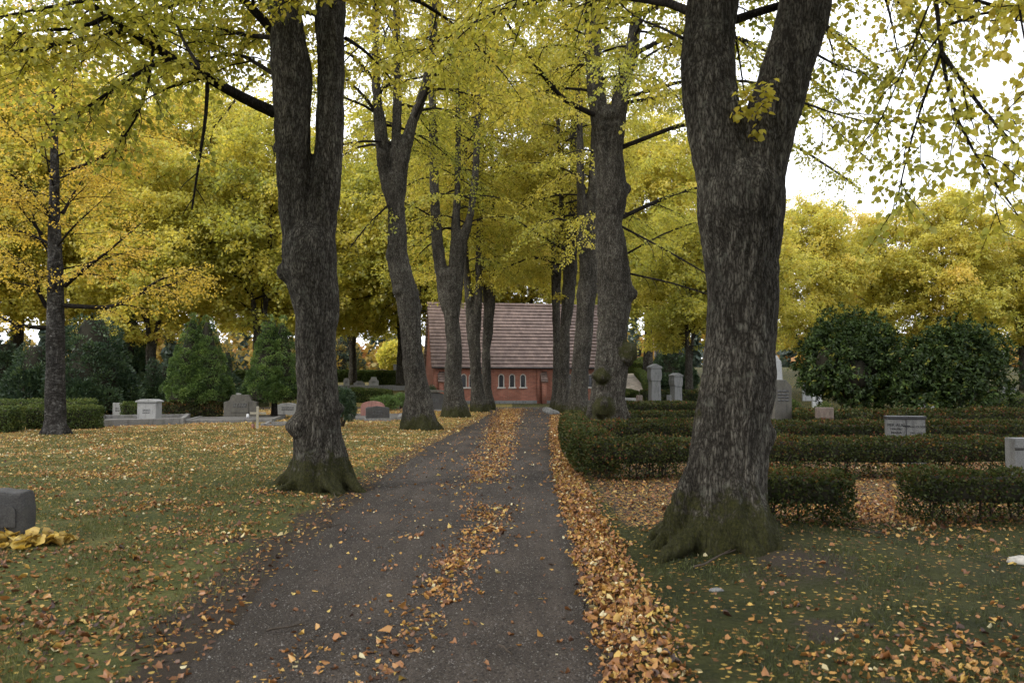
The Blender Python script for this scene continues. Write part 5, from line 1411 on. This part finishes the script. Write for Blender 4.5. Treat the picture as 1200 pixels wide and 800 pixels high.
# wooden cross, lantern, planter, rocks, twigs
t = empty('wooden_cross', at_ground(302.5, 25.8), R(4), 'plain pale wooden cross standing on the lawn edge', 'cross')
bevelled('upright', rect(.075, .82, -.1), .06, M['wood_pale'], t, bev=.006)
bevelled('arm', rect(.50, .07, .46), .05, M['wood_pale'], t, loc=(0, .056, 0), bev=.006)
t = empty('grave_lantern', at_ground(297.5, 25.9), 0, 'small reddish grave lantern at the foot of the wooden cross', 'lantern')
mb = MB(); tube(mb, [(0, 0, 0), (0, 0, .10), (0, 0, .13), (0, 0, .15)], [.05, .055, .05, .02], 12); mb.build('body', M['red_granite'], t, smooth=True)
mb = MB(); tube(mb, [(0, 0, .152), (0, 0, .18)], [.03, .012], 10); mb.build('lid', M['metal_dark'], t)
t = empty('grave_lantern', at_ground(291, 31.2, 0.0), 0, 'tiny white lantern in front of the wide brown headstone', 'lantern')
mb = MB(); tube(mb, [(0, 0, .09), (0, 0, .16), (0, 0, .24), (0, 0, .26)], [.05, .055, .045, .02], 12); mb.build('body', M['pot'], t, smooth=True)
mb = MB(); tube(mb, [(0, 0, .262), (0, 0, .31)], [.05, .01], 10); mb.build('lid', M['metal_dark'], t)
t = empty('flower_planter', at_ground(740, 38), R(10), 'white square planter with crimson flowers beside the dark narrow stone', 'planter')
mb = MB(); v = []
for w, z in ((.17, 0), (.20, .42), (.17, .42), (.16, .36)):
    v += [(-w, -w, z), (w, -w, z), (w, w, z), (-w, w, z)]
mb.add(v, [(k * 4 + j, k * 4 + (j + 1) % 4, k * 4 + 4 + (j + 1) % 4, k * 4 + 4 + j) for k in range(3) for j in range(4)] + [(12, 13, 14, 15)]); mb.build('pot', M['pot'], t)
rng = np.random.default_rng(8); mb = MB(); n = 500
d = unit(rng.normal(0, 1, (n, 3))); d[:, 2] = abs(d[:, 2])
leaves(mb, rng, d * [.22, .22, .14] + [0, 0, .40], d + rng.normal(0, .5, (n, 3)), rng.normal(0, 1, (n, 3)), rng.uniform(.03, .06, n), rng.uniform(0, 1, n)); mb.build('flowers', M['flower'], t)

def rock(name, label, px, py, Yb, w, d_, h, seed, mat='rock', group=None):
    x = xat(px, Yb); bm = bmesh.new(); bmesh.ops.create_icosphere(bm, subdivisions=3, radius=1)
    v = np.array([q.co[:] for q in bm.verts]); k = 1 + .28 * perlin(v * 1.3 + seed) + .12 * perlin(v * 3.4 + seed)
    v = v * k[:, None] * [w / 2, d_ / 2, h]
    for q, c in zip(bm.verts, v): q.co = c
    me = bpy.data.meshes.new(name); bm.to_mesh(me); bm.free(); me.materials.append(M[mat]); me.polygons.foreach_set('use_smooth', np.ones(len(me.polygons), bool))
    o = link(name, me); o.location = (x, Yb, g1(x, Yb) + h * .3)
    return tag(o, label, 'stone', group)
rock('flat_stone', 'flat pale stone lying in the moss at the picture edge', 1192, 661, 6.75, .26, .18, .045, 3)
rock('slate_piece', 'small grey slate half buried by leaves below the thickest trunk', 836, 690, 5.95, .11, .07, .018, 9, 'grey_granite')
for k, (px, Yb) in enumerate([(643, 40.5), (646, 39.0), (641, 42.2), (649, 37.6)]):
    rock('edge_stone', ['grey edging stone at the foot of the fourth hedge-side lime', 'largest grey edging stone by the path bend', 'furthest grey edging stone before the chapel', 'nearest grey edging stone by the third hedge-side lime'][k], px, 480, Yb, .55, .4, .16, 20 + k, 'grey_granite', 'edging stones at the path bend')

def stick(label, p, q, r, seed):
    rng = np.random.default_rng(seed)
    a = np.array([p[0], p[1], g1(*p) + .03]); b = np.array([q[0], q[1], g1(*q) + .03])
    t = np.linspace(0, 1, 7)[:, None]; pts = a + (b - a) * t + rng.normal(0, .012, (7, 3)) * [1, 1, .3]
    mb = MB(); tube(mb, pts, np.linspace(r, r * .4, 7), 6)
    k = pts[3]; tube(mb, [k, k + (b - a) * .25 + [.04, .05, .01]], [r * .6, r * .3], 5)
    o = mb.build('fallen_twig', M['twig_wood'], smooth=True, loc=a); return tag(o, label, 'twig', 'fallen twigs')
def G(px, py):
    d = ray(px, py); t = -EYE / d[2]; return (d[0] * t, d[1] * t)
stick('thin fallen twig across the path near the lawn edge', G(312, 745), G(365, 735), .008, 1)
stick('short pale twig lying on the bare path', G(588, 762), G(600, 772), .009, 2)
stick('dark twig on the path beside the leaf strip', G(372, 622), G(402, 616), .008, 3)
stick('forked twig lying on the moss below the thickest trunk', G(815, 672), G(872, 655), .010, 4)
stick('twig on the lawn at the foot of the twin-stemmed lime', G(382, 570), G(398, 588), .009, 5)
stick('twig lying in front of the leaf-filled hedge gap', G(995, 633), G(1040, 640), .009, 6)

# ------------------------------------------------------------------ fallen leaves and grass
rng = np.random.default_rng(77)
def lit_density(x, y):
    """leaves per square metre"""
    d = x - path_c(y); w = path_w(y); n_ = fbm2(x, y, .8, 3, 4.0); n2_ = fbm2(x, y, 2.6, 2, 6.0)
    den = np.zeros_like(x)
    inp = np.abs(d) < w
    xs = np.interp(y, [3, 4, 6, 9.3, 10.4, 12.5, 16, 25, 38, 45], [-.85, -.74, -.51, -.25, -.2, -.40, -.35, -.35, -.2, 0])
    br = sstep(-.75, -.15, n_ + .35 * n2_) * (1 - sstep(9.9, 10.3, y) * (1 - sstep(12.0, 12.6, y)))
    strip_ = 620 * np.exp(-np.abs((x - xs + .12 * n2_) / (.11 + .010 * y)) ** 2.2) * br * (.35 + .65 * sstep(-.25, .2, n2_)) * (1 - .55 * (1 - sstep(4.3, 6, y)))
    strip_ = strip_ + 170 * np.exp(-((x - xs + .48) / .2) ** 2) * sstep(-.1, .35, n_ + .5 * n2_) * (y < 17) + 150 * np.exp(-((x - xs - .1) / .45) ** 2) * sstep(17, 22, y) * sstep(-.1, .3, n2_)
    den = np.where(inp, 10 + strip_ + 26 * sstep(.1, .5, n2_), den)
    band = 900 * sstep(-.12, .06, d - w + .10 * n2_) * (1 - sstep(.18, .55, d - w + .22 * n_)) * (y < 44)
    band = band * np.where(y < 16, 1.0, .6)
    right = (d > w)
    den = np.where(right, 9 + 32 * sstep(.15, .6, n_ + .5 * n2_), den)
    plot = right & (x > 1.3) & (y > 8.2) & (y < 26)
    den = np.where(plot, 110 + 60 * n_, den)
    gapm = np.exp(-(((x - 4.0) / .75) ** 2 + ((y - 9.6) / 1.3) ** 2)); den = np.where(right, den + 420 * gapm, den)
    den = np.where(right, den + 330 * np.exp(-(((x - 2.35) / .75) ** 2 + ((y - 4.35) / .45) ** 2)) + 170 * np.exp(-(((x - 3.0) / .9) ** 2 + ((y - 5.0) / .5) ** 2)) * sstep(-.1, .3, n2_), den)
    left = d < -w
    patch = sstep(-.05, .45, n_ + .35 * n2_)
    den = np.where(left, 24 + 230 * patch * sstep(0, 1.2, -d - w) + (35 + 110 * patch) * sstep(9, 18, y), den)
    den = np.where(left, den + 260 * np.exp(-(((x + 3.9) / 1.3) ** 2 + ((y - 9.9) / .55) ** 2)) * sstep(-.2, .2, n2_) + 260 * np.exp(-(((x + 3.4) / 1.1) ** 2 + ((y - 5.0) / .7) ** 2)) * sstep(-.5, .2, n2_) + 55 * (1 - sstep(6, 9, y)), den)
    den = np.maximum(den, band)
    # trunks stand clear
    return den
def scatter(x0, x1, y0, y1, maxd, scale=1.0):
    n = int((x1 - x0) * (y1 - y0) * maxd * scale)
    x = rng.uniform(x0, x1, n); y = rng.uniform(y0, y1, n)
    inside = np.abs(x) < y * .72 + 1.5
    x, y = x[inside], y[inside]
    k = rng.uniform(0, maxd, len(x)) < lit_density(x, y)
    return x[k], y[k]
mb = MB()
for (x0, x1, y0, y1, mx, T, TF, sz, sc) in ((-6, 7, 3.2, 9, 900, LEAF6, LEAF6F, .038, 2.0), (-9, 10, 9, 15, 700, LEAF6, LEAF6F, .038, 1.9), (-17, 8, 15, 28, 520, LEAF4, LEAF4F, .046, 1.3), (-24, 8, 28, 46, 520, LEAF4, LEAF4F, .060, .8)):
    x, y = scatter(x0, x1, y0, y1, mx, sc); n = len(x)
    dd = x - path_c(y) - path_w(y)
    pile = np.where((dd > -.1) & (dd < .6) & (y < 30), .045 * np.exp(-((dd - .20) / .20) ** 2), 0)
    z = gz(x, y) + .004 + rng.uniform(0, 1, n) * (.012 + pile)
    az = rng.uniform(0, 6.283, n)
    tilt = .5 + .15 * (pile > .01)
    ax = np.stack([np.cos(az), np.sin(az), rng.normal(0, .3, n)], -1); nr = np.stack([rng.normal(0, 1, n) * tilt, rng.normal(0, 1, n) * tilt, np.ones(n)], -1)
    left = x < path_c(y) - path_w(y)
    ti = rng.normal(.44, .24, n) + np.where(left, .18 * sstep(9, 16, y), 0) + np.where(rng.uniform(0, 1, n) < .10, .35, 0) - .12 * ((x > 1.3) & (y > 8.2) & (y < 26)) - .10 * (left & (y < 8)) + .12 * fbm2(x, y, .6, 2, 3.3)
    leaves(mb, rng, np.stack([x, y, z], -1), ax, nr, sz * (.3 + rng.beta(1.4, 3.2, n) * 1.6), ti, T, TF, (-4, 8))
tag(mb.build('fallen_leaves', M['litter']), 'fallen lime leaves in drifts and strips over path and lawn', 'fallen leaves', kind='stuff')
COUNT['litter verts'] = mb.n

mb = MB()
for (x0, x1, y0, y1, dens, ht, wd) in ((-6, -1.6, 3.2, 9, 3400, .046, .005), (.8, 7, 3.2, 8.6, 3000, .034, .005), (-9, -1.8, 9, 15, 1800, .040, .008), (-14, -1.8, 15, 25, 700, .045, .013)):
    n = int((x1 - x0) * (y1 - y0) * dens)
    x = rng.uniform(x0, x1, n); y = rng.uniform(y0, y1, n)
    d = np.abs(x - path_c(y)) - path_w(y)
    cl = fbm2(x, y, 1.6, 3, 12)
    k = (np.abs(x) < y * .72 + 1) & (d > .02) & (rng.uniform(0, 1, n) < sstep(-.3, .3, cl) * np.where(x < 0, sstep(.0, 1.7, d + .5 * cl), sstep(.3, .8, d)))
    x, y = x[k], y[k]; n = len(x)
    p = np.stack([x, y, gz(x, y) - .004], -1); az = rng.uniform(0, 6.283, n)
    s_ = np.stack([np.cos(az), np.sin(az), az * 0], -1) * wd * .5
    h = ht * rng.uniform(.4, 1.3, n); ln = np.stack([rng.normal(0, .45, n), rng.normal(0, .45, n), np.ones(n)], -1) * h[:, None]
    v = np.stack([p - s_, p + s_, p + ln], 1)
    mb.add(v.reshape(-1, 3), np.arange(n * 3).reshape(-1, 3), np.repeat(np.clip(rng.normal(.45, .2, n) + .45 * cl[k] - .30 * (x > 0), 0, 1), 3))  # blades on the right get a darker tint, standing in for shade
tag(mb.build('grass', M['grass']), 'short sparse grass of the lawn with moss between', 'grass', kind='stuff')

# grit and small stones lying loose on the path
mb = MB(); n = 16000
y = 3.4 + rng.uniform(0, 1, n) ** 1.6 * 13; x = path_c(y) + rng.uniform(-1, 1, n) * path_w(y) * .98
r_ = .0022 + .006 * rng.beta(1.2, 5, n); r_ = r_ * (1 + .05 * y)
oc = np.array([(1, 0, 0), (0, 1, 0), (-1, 0, 0), (0, -1, 0), (0, 0, .8)])
v = np.stack([x, y, gz(x, y) + .003], -1)[:, None] + r_[:, None, None] * oc[None] * rng.uniform(.6, 1.3, (n, 5, 3)) + np.array([0, 0, .001])
mb.add(v.reshape(-1, 3), (np.arange(n)[:, None, None] * 5 + np.array([(0, 1, 4), (1, 2, 4), (2, 3, 4), (3, 0, 4)])[None]).reshape(-1, 3))
tag(mb.build('loose_grit', M['grit'], attr=False), 'loose grit and small stones on the path', 'grit', kind='stuff')

# distant woods closing the view
mb = MB(); rng = np.random.default_rng(99)
for k in range(420):
    a = rng.uniform(-1.25, 1.25); d = rng.uniform(165, 240)
    x, y = math.sin(a) * d, math.cos(a) * d; z = g1(x, y); con = rng.uniform() < .55
    h = rng.uniform(9, 15) if con else rng.uniform(7, 11); w = rng.uniform(3, 4.5) if con else rng.uniform(5, 8)
    n = 240; t = rng.uniform(0, 1, n); az = rng.uniform(0, 6.283, n)
    r = w / 2 * ((1 - t) ** .8 if con else np.sin(np.clip(t * .85 + .15, 0, 1) * math.pi) ** .6) * rng.uniform(.4, 1, n)
    pos = np.stack([x + np.cos(az) * r, y + np.sin(az) * r, z + .3 + t * h], -1)
    leaves(mb, rng, pos, rng.normal(0, 1, (n, 3)), rng.normal(0, 1, (n, 3)), rng.uniform(.8, 1.7, n), np.clip((.2 if con else rng.uniform(.55, .95)) + rng.normal(0, .1, n), 0, 1))
tag(mb.build('far_woods', M['far_leaf']), 'mixed wood closing the view beyond the cemetery', 'woods', kind='stuff')

# ------------------------------------------------------------------ light, sky, camera
SUN_EL, SUN_AZ = R(36), R(246)
w = bpy.data.worlds.new('World'); scene.world = w; w.use_nodes = True
N = w.node_tree.nodes; L = w.node_tree.links; N.clear()
sky = N.new('ShaderNodeTexSky'); sky.sky_type = 'NISHITA'; sky.sun_disc = False; sky.sun_elevation = SUN_EL; sky.sun_rotation = SUN_AZ
tc = N.new('ShaderNodeTexCoord').outputs['Generated']
cn = noise(N, L, mapping(N, L, tc, (1, 1, 2.2)), 2.6, 6, .6)
cr = ramp(N, [(.30, .72), (.55, 1.0)]); L.new(cn.outputs[0], cr.inputs[0])
col = mix(N, L, cr.outputs[0], sky.outputs[0], (11.5, 11.8, 12.4))
bg = N.new('ShaderNodeBackground'); bg.inputs['Strength'].default_value = .12; L.new(col, bg.inputs[0])
o = N.new('ShaderNodeOutputWorld'); L.new(bg.outputs[0], o.inputs[0])
sd = bpy.data.lights.new('sun', 'SUN'); sd.energy = 1.5; sd.angle = R(12); sd.color = (1, .95, .87)
so = bpy.data.objects.new('sun', sd); COL.objects.link(so)
dv = Vector((math.sin(SUN_AZ) * math.cos(SUN_EL), math.cos(SUN_AZ) * math.cos(SUN_EL), math.sin(SUN_EL)))
so.rotation_euler = dv.to_track_quat('Z', 'Y').to_euler(); so.location = (0, 0, 40)

cd = bpy.data.cameras.new('camera'); cd.sensor_width = 36; cd.lens = 36 * F / 1200; cd.clip_end = 3000; cd.clip_start = .05
co = bpy.data.objects.new('camera', cd); COL.objects.link(co)
co.location = (0, 0, EYE); co.rotation_euler = (math.pi / 2 + PITCH, 0, 0)
cd.dof.use_dof = True; cd.dof.focus_distance = 16; cd.dof.aperture_fstop = 4.0
scene.camera = co
vs = scene.view_settings
scene.display_settings.display_device = 'sRGB'
vs.view_transform = 'Standard'; vs.look = 'None'; vs.gamma = 1; vs.use_curve_mapping = False; vs.exposure = 0.72
cy = scene.cycles
cy.max_bounces = 6; cy.diffuse_bounces = 3; cy.glossy_bounces = 2; cy.transmission_bounces = 4; cy.transparent_max_bounces = 4
cy.use_adaptive_sampling = True; cy.adaptive_threshold = .02
cy.use_denoising = True
cy.caustics_reflective = False; cy.caustics_refractive = False
print('COUNTS', COUNT, flush=True)
